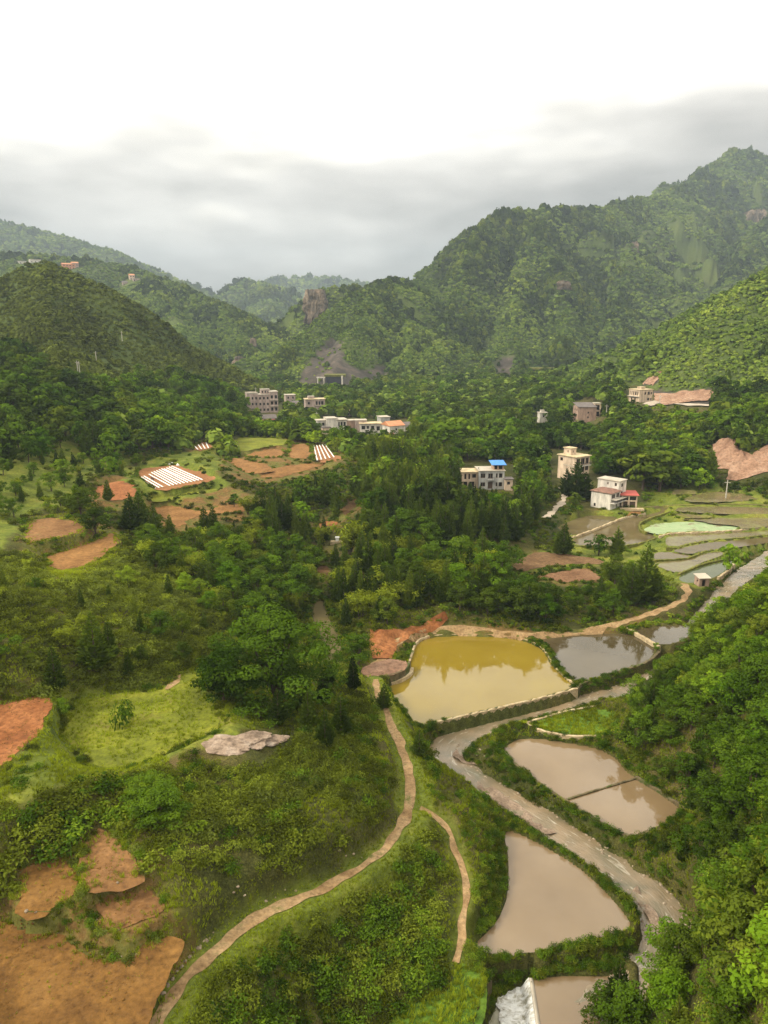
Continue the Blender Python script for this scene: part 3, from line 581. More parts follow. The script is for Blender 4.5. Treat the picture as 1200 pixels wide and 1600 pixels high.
# ---- rock faces (outlines picked on the photo, kept as places on the terrain)
ROCKS = [[(462,600),(478,570),(500,545),(520,527),(534,533),(540,560),(560,580),(600,570),(612,592),(560,600)],
         [(770,560),(800,555),(800,590),(775,590)], [(1020,612),(1115,610),(1115,634),(1030,632)], [(1000,602),(1016,588),(1038,582),(1024,600)]]
def rock_mask(X, Y, Z):
    px, py, dep = project(X, Y, Z); m = np.zeros(np.shape(X))
    for P in ROCKS:
        i = inside(P, px + 6 * (vnoise(X * .1, Y * .1, 77) - .5), py + 6 * (vnoise(X * .1, Y * .1, 78) - .5)); m[i] = 1
    return np.where(dep > 170, m, 0)
def grid_mesh(name, X, Y, Z, keep, mat, rock=None):
    r, c = X.shape; idx = np.arange(r * c).reshape(r, c)
    q = np.stack([idx[:-1, :-1], idx[:-1, 1:], idx[1:, 1:], idx[1:, :-1]], -1)
    if keep is not None:
        k = keep[:-1, :-1] | keep[:-1, 1:] | keep[1:, 1:] | keep[1:, :-1]; q = q[k]
    q = q.reshape(-1, 4); used, inv = np.unique(q, return_inverse=True); q = inv.reshape(-1, 4)
    V = np.stack([X.ravel(), Y.ravel(), Z.ravel()], -1)[used]
    me = mesh_np(name, V, q, (mat,), True)
    if rock is not None:
        a = me.attributes.new('rock', 'FLOAT', 'POINT'); a.data.foreach_set('value', rock.ravel()[used].astype(np.float32))
    return me
TERRACES = [('terrace', 'rough terraced ground of the knoll below the village', [(335,708),(365,688),(450,683),(515,690),(540,712),(528,728),(475,742),(425,757),(375,752),(345,735)]),
 ('terrace', 'stepped rough ground below the striped field', [(222,776),(270,768),(345,758),(380,765),(430,785),(440,800),(380,812),(320,812),(285,835),(262,830),(230,800)]),
 ('terrace', 'rough soil round the small red field', [(135,760),(185,742),(222,752),(228,770),(215,790),(185,800),(150,790)]),
 ('terrace', 'rough earth between the hillside fields', [(38,806),(95,800),(140,812),(180,825),(192,842),(186,860),(150,888),(120,900),(85,904),(60,878),(40,858)]),
 ('terrace', 'stony rough ground between the orange fields', [(18,1350),(60,1340),(125,1335),(165,1290),(195,1320),(225,1360),(262,1400),(300,1440),(290,1462),(262,1458),(215,1500),(180,1500),(120,1478),(60,1450),(0,1445),(5,1410)]),
 ('rough_grass', 'rough grass between the red field and the meadow', [(60,1090),(130,1078),(262,1072),(290,1044),(330,1046),(350,1100),(420,1140),(330,1150),(250,1190),(190,1212),(110,1215),(0,1280),(-30,1230),(20,1195),(70,1150)]),
 ('rough_grass', 'open grassy valley side', [(-60,650),(40,640),(150,690),(215,715),(200,735),(130,745),(110,790),(40,800),(10,850),(-60,870)]),
 ('rough_grass', 'grassy banks between the terraces', [(190,730),(260,712),(330,700),(345,690),(340,735),(360,760),(300,775),(215,785),(200,760)]),
 ('rough_grass', 'grassy margins of the paddy terraces', [(880,800),(1000,790),(1040,760),(1100,755),(1210,775),(1210,850),(1150,880),(1100,916),(1060,912),(1010,890),(960,880),(830,895),(760,892),(830,858),(890,860)])]
TERRACE_W = [[hit(x, y)[:2] for x, y in smooth_poly(P, 1)] for k, l, P in TERRACES]
def ground_class(X, Y):
    e = np.zeros(X.size); t = np.zeros(X.size); x = X.ravel(); y = Y.ravel(); wob = (fbm(x * .35, y * .35, 27, 4) - .5)
    for (k, l, P), W in zip(TERRACES, TERRACE_W):
        x0, x1, y0, y1 = bb(W, 3); i = np.nonzero((x > x0) & (x < x1) & (y > y0) & (y < y1))[0]
        if len(i): v = 1 - sstep(-.4, .9, sdist(W, x[i], y[i]) + wob[i] * (2.5 + .02 * y[i])); A = e if k == 'terrace' else t; A[i] = np.maximum(A[i], v)
    for k, l, z, P in FIELDS:
        if k in ('meadow', 'lush', 'drygrass', 'paddy_weedy'): continue
        W = [at_z(a, b, z)[:2] for a, b in P]; x0, x1, y0, y1 = bb(W, 4); i = np.nonzero((x > x0) & (x < x1) & (y > y0) & (y < y1))[0]
        if len(i): e[i] = np.maximum(e[i], .9 * (1 - sstep(.2, 1.2 + .012 * y[i], sdist(W, x[i], y[i]) + wob[i] * 2.2)))
    i = np.nonzero((y < 110) & (np.abs(x) < 40))[0]; d = line_near(path3, x[i] - .7, y[i] + .3)[0] + wob[i] * 1.6; t[i] = np.maximum(t[i], 1 - sstep(1.2, 2.0, d))
    d = line_near(side3, x[i], y[i])[0] + wob[i]; t[i] = np.maximum(t[i], .7 * (1 - sstep(.5, 1.3, d))); d = line_near(road3, x[i], y[i])[0] + wob[i]; e[i] = np.maximum(e[i], .8 * (1 - sstep(.8, 1.9, d)))
    return e, t
RASTER = {}
def build_terrain():
    yy = np.concatenate([np.geomspace(38, 700, 640), np.geomspace(710, 4100, 40)]) - FY
    uu = np.linspace(-.66, .66, 440); U, Y = np.meshgrid(uu, yy); X = U * (Y + FY) * np.where(Y > 700, 1 + (Y - 700) / 4000, 1)
    Z = ground_h(X, Y)
    RASTER.update(yy=yy, uu=uu, Z=Z, H=np.maximum(Z, hills_h(X, Y)[0]))
    me = grid_mesh('ground', X, Y, Z, None, M['ground'], rock_mask(X, Y, Z))
    for nm_, v_ in zip(('earth', 'turf'), ground_class(X, Y)): me.attributes.new(nm_, 'FLOAT', 'POINT').data.foreach_set('value', v_.astype(np.float32))
    tag(link('ground', me), 'green valley ground with banks, terraces and hollows', kind='structure')
    for name, h in HILLS.items():
        x0, x1, y0, y1 = h['rng']; st_ = max(2.2, (y0 + y1) / 2 * .0042)
        if name == 'farthest_mountain' : st_ = 16
        xs = np.arange(x0, x1, st_); ys = np.arange(y0, y1, st_); X, Y = np.meshgrid(xs, ys); Z = hill_h(h, X, Y)
        g = ground_h(X, Y); keep = Z > g - 4
        nm = 'hill' if 'hill' in name or 'slope' in name else 'mountain'
        me = grid_mesh(nm, X, Y, Z, keep, M['hill'], rock_mask(X, Y, Z))
        tag(link(nm, me), h['label'], kind='structure')
build_terrain()

# ------------------------------------------------------------------ draped sheets
def drape(poly, res, off, zf=None, jitter=.25):
    P = [Vector((float(p[0]), float(p[1]))) for p in poly]
    A = np.array(poly)[:, :2]; x0, y0 = A.min(0); x1, y1 = A.max(0)
    gx, gy = np.meshgrid(np.arange(x0, x1, res), np.arange(y0, y1, res)); gx = gx.ravel() + RNG.uniform(-jitter, jitter, gx.size) * res; gy = gy.ravel() + RNG.uniform(-jitter, jitter, gy.size) * res
    m = sdist(A, gx, gy) < -res * .4; pts = P + [Vector((float(a), float(b))) for a, b in zip(gx[m], gy[m])]
    v, e, f, *_ = delaunay_2d_cdt(pts, [], [list(range(len(P)))], 1, 1e-4)
    V = np.array([(a[0], a[1]) for a in v]); z = (zf(V[:, 0], V[:, 1]) if zf else all_h(V[:, 0], V[:, 1])[0]) + off
    F_ = [tuple(t) if (V[t[1]][0] - V[t[0]][0]) * (V[t[2]][1] - V[t[0]][1]) - (V[t[2]][0] - V[t[0]][0]) * (V[t[1]][1] - V[t[0]][1]) > 0 else tuple(reversed(t)) for t in f]
    return np.column_stack([V, z]), F_
def rough_edge(P, n=.35, step=.8, s=0):
    Q = []
    for i in range(len(P)):
        a = np.asarray(P[i]); b = np.asarray(P[(i + 1) % len(P)]); L = np.hypot(*(b - a)); k = max(1, int(L / step))
        for j in range(k):
            p = a + (b - a) * j / k; o = np.array([fbm(p[0] * .55, p[1] * .55, 51 + s, 4) - .5, fbm(p[0] * .55, p[1] * .55, 57 + s, 4) - .5]) * 2.6 * n; Q.append(p + o)
    return Q
FIELD_OBJ = []
for n, (k, l, z, P) in enumerate(FIELDS):
    W = [at_z(x, y, z)[:2] for x, y in smooth_poly(P, 1)]; dist = np.mean([w[1] for w in W])
    R = rough_edge(W, .32 + dist * .003, max(.25, dist * .004), n)
    V, Fc = drape(R, max(.45, dist * .007), .05, lambda x, y: np.clip(ground_h(x, y), z - .12, z + .22))
    nm = 'meadow' if k in ('meadow', 'lush', 'drygrass') else 'field'
    if nm == 'field': V[:, 2] += .10 * (fbm(V[:, 0] * 1.1, V[:, 1] * 1.1, 91, 3) - .35)
    FIELD_OBJ.append(tag(link(nm, mesh_np(nm, V, Fc, (M[k],), True)), l, kind='structure'))
POND_W = []
for n, (k, l, z, P) in enumerate(PONDS):
    W = [at_z(x, y, z)[:2] for x, y in smooth_poly(P, 1)]; POND_W.append(W)
    cc = np.mean(W, 0); R = [np.asarray(p) + (np.asarray(p) - cc) / np.hypot(*(np.asarray(p) - cc)) * .12 for p in W]
    V, Fc = drape(R, max(1., np.mean([w[1] for w in W]) * .02), 0, lambda x, y: np.full(np.shape(x), z))
    nm = 'paddy_water' if k in ('water_paddy', 'duckweed', 'paddy_weedy') else 'pond_water'
    tag(link(nm, mesh_np(nm, V, Fc, (M[k],))), l, kind='structure')
def ribbon(S, half, off, n=5, res=.6, zf=None, wob=.0, seed=0, extra=None):
    S = [np.asarray(p, float) for p in S]; D = [S[0]]
    for a, b in zip(S[:-1], S[1:]):
        L = np.hypot(*(b - a)[:2]); k = max(1, int(L / res))
        for j in range(1, k + 1): D.append(a + (b - a) * j / k)
    D = np.array(D); T = np.gradient(D[:, :2], axis=0); T /= np.linalg.norm(T, axis=1)[:, None] + 1e-9; Nn = np.stack([-T[:, 1], T[:, 0]], -1)
    V = []
    for i in range(len(D)):
        hl = half * (1 + wob * 2 * (vnoise(D[i, 0] * .7, D[i, 1] * .7, seed) - .5)); hr = half * (1 + wob * 2 * (vnoise(D[i, 0] * .7, D[i, 1] * .7, seed + 9) - .5))
        for t in np.linspace(-1, 1, n): p = D[i, :2] + Nn[i] * (t * (hl if t < 0 else hr)); V.append((p[0], p[1], D[i, 2]))
    V = np.array(V)
    if zf: V[:, 2] = zf(V[:, 0], V[:, 1])
    V[:, 2] += off
    Fc = np.array([(i * n + j, (i + 1) * n + j, (i + 1) * n + j + 1, i * n + j + 1) for i in range(len(D) - 1) for j in range(n - 1)])[:, ::-1]
    return V, Fc
V, Fc = ribbon(stream3, 2.15, 0, 15, .35, None, .12, 3); V[:, 2] += .10 * (fbm(V[:, 0] * 1.3, V[:, 1] * 1.3, 63, 3) - .5)
sw_ = mesh_np('stream_water', V, Fc, (M['stream'],), True); n_ = len(V) // 15; fl_ = np.stack([np.tile(np.linspace(-2.1, 2.1, 15), n_), np.repeat(np.arange(n_) * .35, 15), np.zeros(len(V))], 1); sw_.attributes.new('flow', 'FLOAT_VECTOR', 'POINT').data.foreach_set('vector', fl_.astype(np.float32).ravel())
tag(link('stream_water', sw_), 'shallow silty stream rippling over stones between the ponds', kind='structure')
for S, hf, nm, mt, lb in ((path3, .40, 'path', 'path', 'orange footpath curving round the scrub covered knoll'), (side3, .26, 'path', 'path', 'narrow footpath dropping to the triangular pond'),
                          (road3, .62, 'path', 'path', 'earth road running behind the yellow pond'), (track3, .75, 'path', 'road', 'pale track climbing to the cream house'), (proad3, .4, 'path', 'drygrass', 'pale dyke path crossing the upper paddies')):
    V, Fc = ribbon(S, hf, .06, 7, .3, ground_h, .6, 13); tag(link(nm, mesh_np(nm, V, Fc, (M[mt],), True)), lb, kind='structure')

def rast(X, Y, key='Z'):
    """ground height read from the ground sheet itself"""
    yy, uu, Z = RASTER['yy'], RASTER['uu'], RASTER[key]
    X = np.asarray(X, float); Y = np.asarray(Y, float)
    r = np.interp(Y, yy, np.arange(len(yy))); u = X / ((Y + FY) * np.where(Y > 700, 1 + (Y - 700) / 4000, 1))
    c = np.clip((u - uu[0]) / (uu[1] - uu[0]), 0, len(uu) - 1.001); r = np.clip(r, 0, len(yy) - 1.001)
    i = r.astype(int); j = c.astype(int); fr = r - i; fc = c - j
    return (Z[i, j] * (1 - fc) + Z[i, j + 1] * fc) * (1 - fr) + (Z[i + 1, j] * (1 - fc) + Z[i + 1, j + 1] * fc) * fr
def seen(X, Y, Z, tol=.5):
    v = np.ones(len(X), bool)
    for t in np.linspace(.12, .985, 46):
        v &= (CAMZ + (Z - CAMZ) * t) > rast(X * t, Y * t, 'H') - tol
    return v
def in_frame(X, Y, Z, m=90):
    px, py, dep = project(X, Y, Z); return (px > -m) & (px < 1200 + m) & (py > -m) & (py < 1600 + m * 1.6), px, py, dep

# ================================================================== plants
def leaves(C, Nn, size, asp, rng, tint):
    n = len(C); Nn = Nn / (np.linalg.norm(Nn, axis=1)[:, None] + 1e-9); r = rng.normal(size=(n, 3))
    T = np.cross(Nn, r); T /= np.linalg.norm(T, axis=1)[:, None] + 1e-9; B = np.cross(Nn, T)
    s = size * rng.uniform(.7, 1.3, n)[:, None] if np.isscalar(size) else size[:, None] * rng.uniform(.7, 1.3, n)[:, None]
    V = np.stack([C - T * s, C + B * s * asp + Nn * s * .15, C + T * s, C - B * s * asp + Nn * s * .15], 1).reshape(-1, 3)
    return V, np.arange(4 * n).reshape(-1, 4), np.repeat(tint, 4)
def crown_mesh(name, parts, mat, trunk=None):
    V = []; Fc = []; T = []; o = 0
    for v, f, t in parts: V.append(v); Fc.append(f + o); T.append(t); o += len(v)
    nl = sum(len(f) for f in Fc)
    if trunk is not None:
        tv, tf = trunk; V.append(np.array(tv, float)); Fc.append(np.array([f if len(f) == 4 else f for f in tf if len(f) == 4]) + o); T.append(np.zeros(len(tv)))
    V = np.concatenate(V); Fc = np.concatenate(Fc); me = mesh_np(name, V, Fc, (mat,))
    a = me.attributes.new('tint', 'FLOAT', 'POINT'); a.data.foreach_set('value', np.concatenate(T).astype(np.float32))
    if trunk is not None:
        me.materials.append(M['bark']); mi = np.zeros(len(Fc), np.int32); mi[nl:] = 1; me.polygons.foreach_set('material_index', mi)
    return me
def sphere_pts(n, rng, up=-.35):
    v = rng.normal(size=(n * 3, 3)); v /= np.linalg.norm(v, axis=1)[:, None]; v = v[v[:, 2] > up][:n]; return v
def broad_geo(seed, nclump=24, nleaf=80, lsize=.03, wide=.42, base=.30, flat=1., rm=1.):
    rng = np.random.default_rng(seed); parts = []; cl = []
    for i in range(nclump):
        a = i * 2.4 + rng.uniform(-.4, .4); h = (i + .5) / nclump; zz = base + .1 + (1 - base - .2) * h
        prof = math.sin(math.pi * min(1, .18 + h * .80)) ** .7
        r = wide * prof * rng.uniform(.35, .95) * (1 if i % 3 else .4)
        cl.append((r * math.cos(a), r * math.sin(a), zz * flat + rng.uniform(-.05, .05), rng.uniform(.10, .17) * (1.1 - .3 * h) * rm))
    for x, y, z, r in cl:
        v = sphere_pts(nleaf, rng, -.55); rr = r * rng.uniform(.55, 1.08, len(v))[:, None]
        C = np.array([x, y, z]) + v * rr * np.array([1.15, 1.15, .72])
        Nn = v * .8 + np.array([0, 0, .55]) + rng.normal(size=v.shape) * .35
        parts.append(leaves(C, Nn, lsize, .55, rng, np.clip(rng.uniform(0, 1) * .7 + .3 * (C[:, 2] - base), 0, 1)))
    mb = MB(); mb.tube((0, 0, -.06), (.01, .01, base + .12), .028, .018, 6)
    for x, y, z, r in cl[::3]: mb.tube((.01, .01, base * rng.uniform(.6, 1.1)), (x * .9, y * .9, z - r * .3), .013, .005, 4)
    return parts, mb
def conifer_geo(seed, n=900, ls=.045, R=.19, base=.07, top=.75):
    rng = np.random.default_rng(seed); h = base + (1 - base) * (1 - np.sqrt(rng.uniform(0, 1, n)) * .999) ; a = rng.uniform(0, 2 * math.pi, n)
    lob = 1 + .22 * np.sin(a * 3 + h * 9 + seed) + .18 * np.sin(a * 5 - h * 21 + seed * 2) + .2 * np.sin(h * 55 + a + seed)
    t = (h - base) / (1 - base); prof = (1 - t) ** top * np.minimum(1, .35 + t * 5)
    r = R * prof * lob * rng.uniform(.55, 1.05, n)
    C = np.stack([r * np.cos(a), r * np.sin(a), h], 1); out = np.stack([np.cos(a), np.sin(a), np.full(n, .25)], 1)
    s = ls * (.55 + .75 * (1 - t))
    # sprays point outwards and upwards
    D = np.stack([np.cos(a) * .7, np.sin(a) * .7, np.full(n, .75)], 1) + rng.normal(size=(n, 3)) * .28; D /= np.linalg.norm(D, axis=1)[:, None]
    B = np.cross(D, out + rng.normal(size=(n, 3)) * .4); B /= np.linalg.norm(B, axis=1)[:, None] + 1e-9
    s = s[:, None] * rng.uniform(.7, 1.3, n)[:, None]
    V = np.stack([C - D * s * .6, C + B * s * .5, C + D * s * 1.2, C - B * s * .5], 1).reshape(-1, 3)
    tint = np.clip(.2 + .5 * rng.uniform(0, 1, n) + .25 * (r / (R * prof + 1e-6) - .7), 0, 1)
    mb = MB(); mb.tube((0, 0, -.05), (0, 0, .9), .02, .004, 6)
    return [(V, np.arange(4 * n).reshape(-1, 4), np.repeat(tint, 4))], mb
def bush_geo(seed, n=220, ls=.12, lob=5, flat=.8):
    rng = np.random.default_rng(seed); parts = []
    for k in range(lob):
        a = rng.uniform(0, 6.28); d = rng.uniform(.15, .5) if k else 0; r = rng.uniform(.38, .6)
        v = sphere_pts(n // lob, rng, -.15); C = np.array([d * math.cos(a), d * math.sin(a), rng.uniform(.1, .35)]) + v * r * rng.uniform(.5, 1.1, len(v))[:, None] * np.array([1, 1, flat])
        parts.append(leaves(C, v + np.array([0, 0, .6]) + rng.normal(size=v.shape) * .5, ls, .5, rng, np.clip(rng.uniform(0, .8) + rng.uniform(-.2, .3, len(v)), 0, 1)))
    return parts
def bamboo_geo(seed, stalks=16, nl=60, ls=.05):
    rng = np.random.default_rng(seed); parts = []; mb = MB()
    for k in range(stalks):
        a = rng.uniform(0, 6.28); lean = rng.uniform(.12, .42); h = rng.uniform(.65, 1.); b = np.array([math.cos(a), math.sin(a)])
        t = rng.uniform(.25, 1, nl); cx = b[0] * (.04 + lean * t ** 2.2); cyy = b[1] * (.04 + lean * t ** 2.2); cz = h * (t - .28 * t ** 4)
        C = np.stack([cx, cyy, cz], 1) + rng.normal(size=(nl, 3)) * .045
        Nn = rng.normal(size=(nl, 3)) * .5 + np.array([b[0] * .4, b[1] * .4, .6])
        parts.append(leaves(C, Nn, ls, .3, rng, np.full(nl, rng.uniform(0, 1))))
        q0 = (b[0] * .04, b[1] * .04, -.03); q1 = (b[0] * (.04 + lean * .25), b[1] * (.04 + lean * .25), h * .5)
        mb.tube(q0, q1, .007, .004, 4)
    return parts, mb
def far_geo(seed, n=70, ls=.24):
    rng = np.random.default_rng(seed); v = sphere_pts(n, rng, -.25); b = 1 + .3 * np.sin(v[:, 0] * 5 + seed) * np.sin(v[:, 1] * 4 + seed)
    C = np.array([0, 0, .42]) + v * (np.array([.5, .5, .55]) * b[:, None]) * rng.uniform(.75, 1.05, n)[:, None]
    return [leaves(C, v + np.array([0, 0, .35]) + rng.normal(size=v.shape) * .25, ls, .7, rng, np.clip(rng.uniform(0, 1, n), 0, 1))]
def tuft_geo(seed, n=14):
    rng = np.random.default_rng(seed); V = []; 
    for k in range(n):
        a = rng.uniform(0, 6.28); b = np.array([math.cos(a), math.sin(a), 0]) * rng.uniform(.02, .45); l = np.array([math.cos(a) * .35, math.sin(a) * .35, 1]) * rng.uniform(.5, 1.); w = np.array([-math.sin(a), math.cos(a), 0]) * .06
        V += [b - w, b + w, b + l * .6 + w * .6, b + l]
    return [(np.array(V), np.arange(4 * n).reshape(-1, 4), np.repeat(rng.uniform(0, 1, n), 4))]

PROTO = bpy.data.collections.new('plant_shapes')      # shapes that the scattered plants share; not in the scene itself
PCOL = {}; CROWN = {}; TRUNK = {}
def reg(kind, idx, crown, trunk_mb=None, parts=None, mat=None):
    c = PCOL.get(kind)
    if c is None: c = PCOL[kind] = bpy.data.collections.new('shapes_' + kind)
    me = crown if trunk_mb is None else crown_mesh(kind, parts, mat, (trunk_mb.V, trunk_mb.F))
    o = bpy.data.objects.new('%s_%02d' % (kind, idx), me); c.objects.link(o)
    CROWN[(kind, idx)] = crown
    if trunk_mb is not None: TRUNK[(kind, idx)] = trunk_mb.mesh('trunk', M['bark'])
def make_protos():
    i = 0
    for sd, mt, fl in ((1, 'leaf', 1.), (2, 'leaf', .9), (3, 'leaf_bright', .95), (4, 'leaf_forest', 1.), (5, 'leaf_forest', .9), (6, 'leaf', 1.)):
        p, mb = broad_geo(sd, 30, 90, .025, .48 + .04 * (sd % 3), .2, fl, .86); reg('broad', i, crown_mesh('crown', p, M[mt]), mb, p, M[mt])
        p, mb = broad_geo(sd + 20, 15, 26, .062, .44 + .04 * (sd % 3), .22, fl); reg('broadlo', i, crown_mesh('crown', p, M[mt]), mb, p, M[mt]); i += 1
    p, mb = broad_geo(77, 80, 230, .0125, .58, .10, .95, .64); reg('bigbroad', 0, crown_mesh('crown', p, M['leaf']), mb, p, M['leaf'])
    p, mb = broad_geo(78, 50, 140, .019, .52, .12, 1., .72); reg('bigbroad', 1, crown_mesh('crown', p, M['leaf']), mb, p, M['leaf'])
    for i in range(4):
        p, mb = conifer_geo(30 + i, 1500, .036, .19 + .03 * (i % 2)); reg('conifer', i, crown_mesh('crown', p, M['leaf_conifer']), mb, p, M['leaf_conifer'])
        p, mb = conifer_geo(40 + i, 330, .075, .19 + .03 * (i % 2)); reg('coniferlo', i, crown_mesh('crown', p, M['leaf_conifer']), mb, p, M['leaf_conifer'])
    for i in range(3):
        p, mb = bamboo_geo(50 + i); reg('bamboo', i, crown_mesh('crown', p, M['leaf_bamboo']), mb, p, M['leaf_bamboo'])
        p, mb = bamboo_geo(55 + i, 11, 24, .085); reg('bamboolo', i, crown_mesh('crown', p, M['leaf_bamboo']), mb, p, M['leaf_bamboo'])
    for k, mt in (('scrub', 'leaf_scrub'), ('olive', 'leaf_olive'), ('fresh', 'leaf_bright'), ('green', 'leaf')):
        for i in range(3):
            reg(k, i, crown_mesh('bush', bush_geo(60 + i + len(k) * 7, 260, .088, 6), M[mt]))
            reg(k + 'lo', i, crown_mesh('bush', bush_geo(80 + i + len(k) * 7, 80, .17, 4), M[mt]))
    for i in range(5): reg('far', i, crown_mesh('crown', far_geo(100 + i), M['leaf_far'])); reg('fardark', i, crown_mesh('crown', far_geo(110 + i), M['leaf_forest']))
    for i in range(4): reg('hillscrub', i, crown_mesh('bush', far_geo(120 + i, 60, .22), M['leaf_hill']))
    for i in range(3): reg('tuft', i, crown_mesh('tuft', tuft_geo(140 + i), M['blade']))
make_protos()

_ng = {}
def scatter_group(kind):
    if kind in _ng: return _ng[kind]
    ng = bpy.data.node_groups.new('scatter_' + kind, 'GeometryNodeTree'); _ng[kind] = ng
    ng.interface.new_socket('Geometry', in_out='INPUT', socket_type='NodeSocketGeometry'); ng.interface.new_socket('Geometry', in_out='OUTPUT', socket_type='NodeSocketGeometry')
    N = ng.nodes.new; L = ng.links.new
    gi = N('NodeGroupInput'); go = N('NodeGroupOutput'); ci = N('GeometryNodeCollectionInfo'); ci.inputs['Collection'].default_value = PCOL[kind]
    ci.inputs['Separate Children'].default_value = True; ci.inputs['Reset Children'].default_value = True
    ip = N('GeometryNodeInstanceOnPoints'); ip.inputs['Pick Instance'].default_value = True
    def attr(n, t):
        a = N('GeometryNodeInputNamedAttribute'); a.data_type = t; a.inputs['Name'].default_value = n; return a.outputs['Attribute']
    L(gi.outputs[0], ip.inputs['Points']); L(ci.outputs[0], ip.inputs['Instance']); L(attr('pick', 'INT'), ip.inputs['Instance Index'])
    L(attr('turn', 'FLOAT_VECTOR'), ip.inputs['Rotation']); L(attr('size', 'FLOAT_VECTOR'), ip.inputs['Scale']); L(ip.outputs[0], go.inputs[0])
    return ng
def scatter_obj(name, kind, P, S, label):
    """one mass of plants that nobody could count"""
    n = len(P)
    if not n: return None
    me = bpy.data.meshes.new(name); me.vertices.add(n); me.vertices.foreach_set('co', np.asarray(P, np.float32).ravel())
    rot = np.stack([RNG.normal(0, .06, n), RNG.normal(0, .06, n), RNG.uniform(0, 6.283, n)], 1)
    a = me.attributes.new('turn', 'FLOAT_VECTOR', 'POINT'); a.data.foreach_set('vector', rot.astype(np.float32).ravel())
    S = np.asarray(S); S3 = S if S.ndim == 2 else np.repeat(S[:, None], 3, 1)
    a = me.attributes.new('size', 'FLOAT_VECTOR', 'POINT'); a.data.foreach_set('vector', S3.astype(np.float32).ravel())
    a = me.attributes.new('pick', 'INT', 'POINT'); a.data.foreach_set('value', RNG.integers(0, len(PCOL[kind].objects), n).astype(np.int32))
    o = link(name, me); md = o.modifiers.new('scatter', 'NODES'); md.node_group = scatter_group(kind); tag(o, label, kind='stuff'); return o

# ------------------------------------------------------------------ where plants may stand
HOUSE_SPOTS = []   # (x, y, radius) filled by the builders below
KEEP_CLEAR = []    # photo outlines that trees in front must not cover
for k, l, z, P in PONDS + FIELDS: KEEP_CLEAR.append(P)
SCAR = [(1112,697),(1125,688),(1150,690),(1155,705),(1175,712),(1200,695),(1240,690),(1240,735),(1200,738),(1160,750),(1135,750),(1140,735),(1120,735)]
EARTHBANK = [(577,984),(603,986),(640,980),(672,966),(695,958),(702,972),(690,982),(650,992),(622,1008),(610,1030),(585,1030),(575,1010)]
OUTCROP = [(314,1165),(330,1150),(370,1146),(405,1140),(412,1160),(446,1148),(444,1158),(410,1168),(370,1176),(325,1180)]
KEEP_CLEAR += [SCAR, EARTHBANK, OUTCROP, [(560,1045),(637,1030),(640,1055),(583,1068)], [(860,700),(925,700),(925,740),(860,746)], [(920,742),(1000,742),(1000,800),(925,800)], [(722,718),(802,718),(802,766),(722,748)],
   [(893,626),(942,626),(942,655),(893,655)], [(976,596),(1030,596),(1030,628),(976,628)], [(386,610),(444,610),(444,640),(386,638)], [(474,620),(508,620),(508,634),(474,632)], [(500,650),(560,650),(560,674),(500,674)], [(560,655),(634,655),(634,673),(560,673)], [(408,645),(432,645),(432,656),(408,656)],
   [(770,1524),(950,1520),(950,1600),(770,1600)], [(838,644),(856,644),(856,660),(838,660)], [(690,1150),(760,1150),(760,1230),(690,1230)], [(780,1240),(850,1270),(1000,1370),(1040,1440),(1000,1400),(860,1310)], [(660,1150),(820,1110),(980,1080),(980,1095),(820,1130),(700,1160)], [(1125,900),(1200,860),(1200,880),(1140,930)], [(520,830),(536,830),(536,846),(520,846)], [(1082,905),(1112,905),(1112,925),(1082,925)], [(470,580),(548,580),(548,600),(470,600)], [(1020,612),(1116,610),(1116,636),(1020,636)]]
KC_BB = [(min(p[0] for p in P), max(p[0] for p in P), min(p[1] for p in P), max(p[1] for p in P)) for P in KEEP_CLEAR]
def covers(px, py):
    m = np.zeros(len(px), bool)
    for P, (a, b, c, d) in zip(KEEP_CLEAR, KC_BB):
        i = np.nonzero((px > a) & (px < b) & (py > c) & (py < d))[0]
        if len(i): m[i] |= inside(P, px[i], py[i])
    return m
def hides(X, Y, Z, H, W):
    m = np.zeros(len(X), bool)
    for f in (.12, .45, .75, 1.):
        for g in (-.5, 0, .5):
            px, py, _ = project(X + g * W, Y, Z + H * f); m |= covers(px, py)
    return m
def blocked(X, Y, mg):
    m = np.zeros(len(X), bool)
    for kind, P, z, _ in STAMPS:
        x0, x1, y0, y1 = bb(P, mg); i = np.nonzero((X > x0) & (X < x1) & (Y > y0) & (Y < y1))[0]
        if len(i): m[i] |= sdist(P, X[i], Y[i]) < mg
    for S, k, w in LINES:
        x0, x1, y0, y1 = bb(S, 5); i = np.nonzero((X > x0) & (X < x1) & (Y > y0) & (Y < y1))[0]
        if len(i): m[i] |= line_near(S, X[i], Y[i])[0] < w + mg
    for x, y, r in HOUSE_SPOTS: m |= np.hypot(X - x, Y - y) < r
    return m

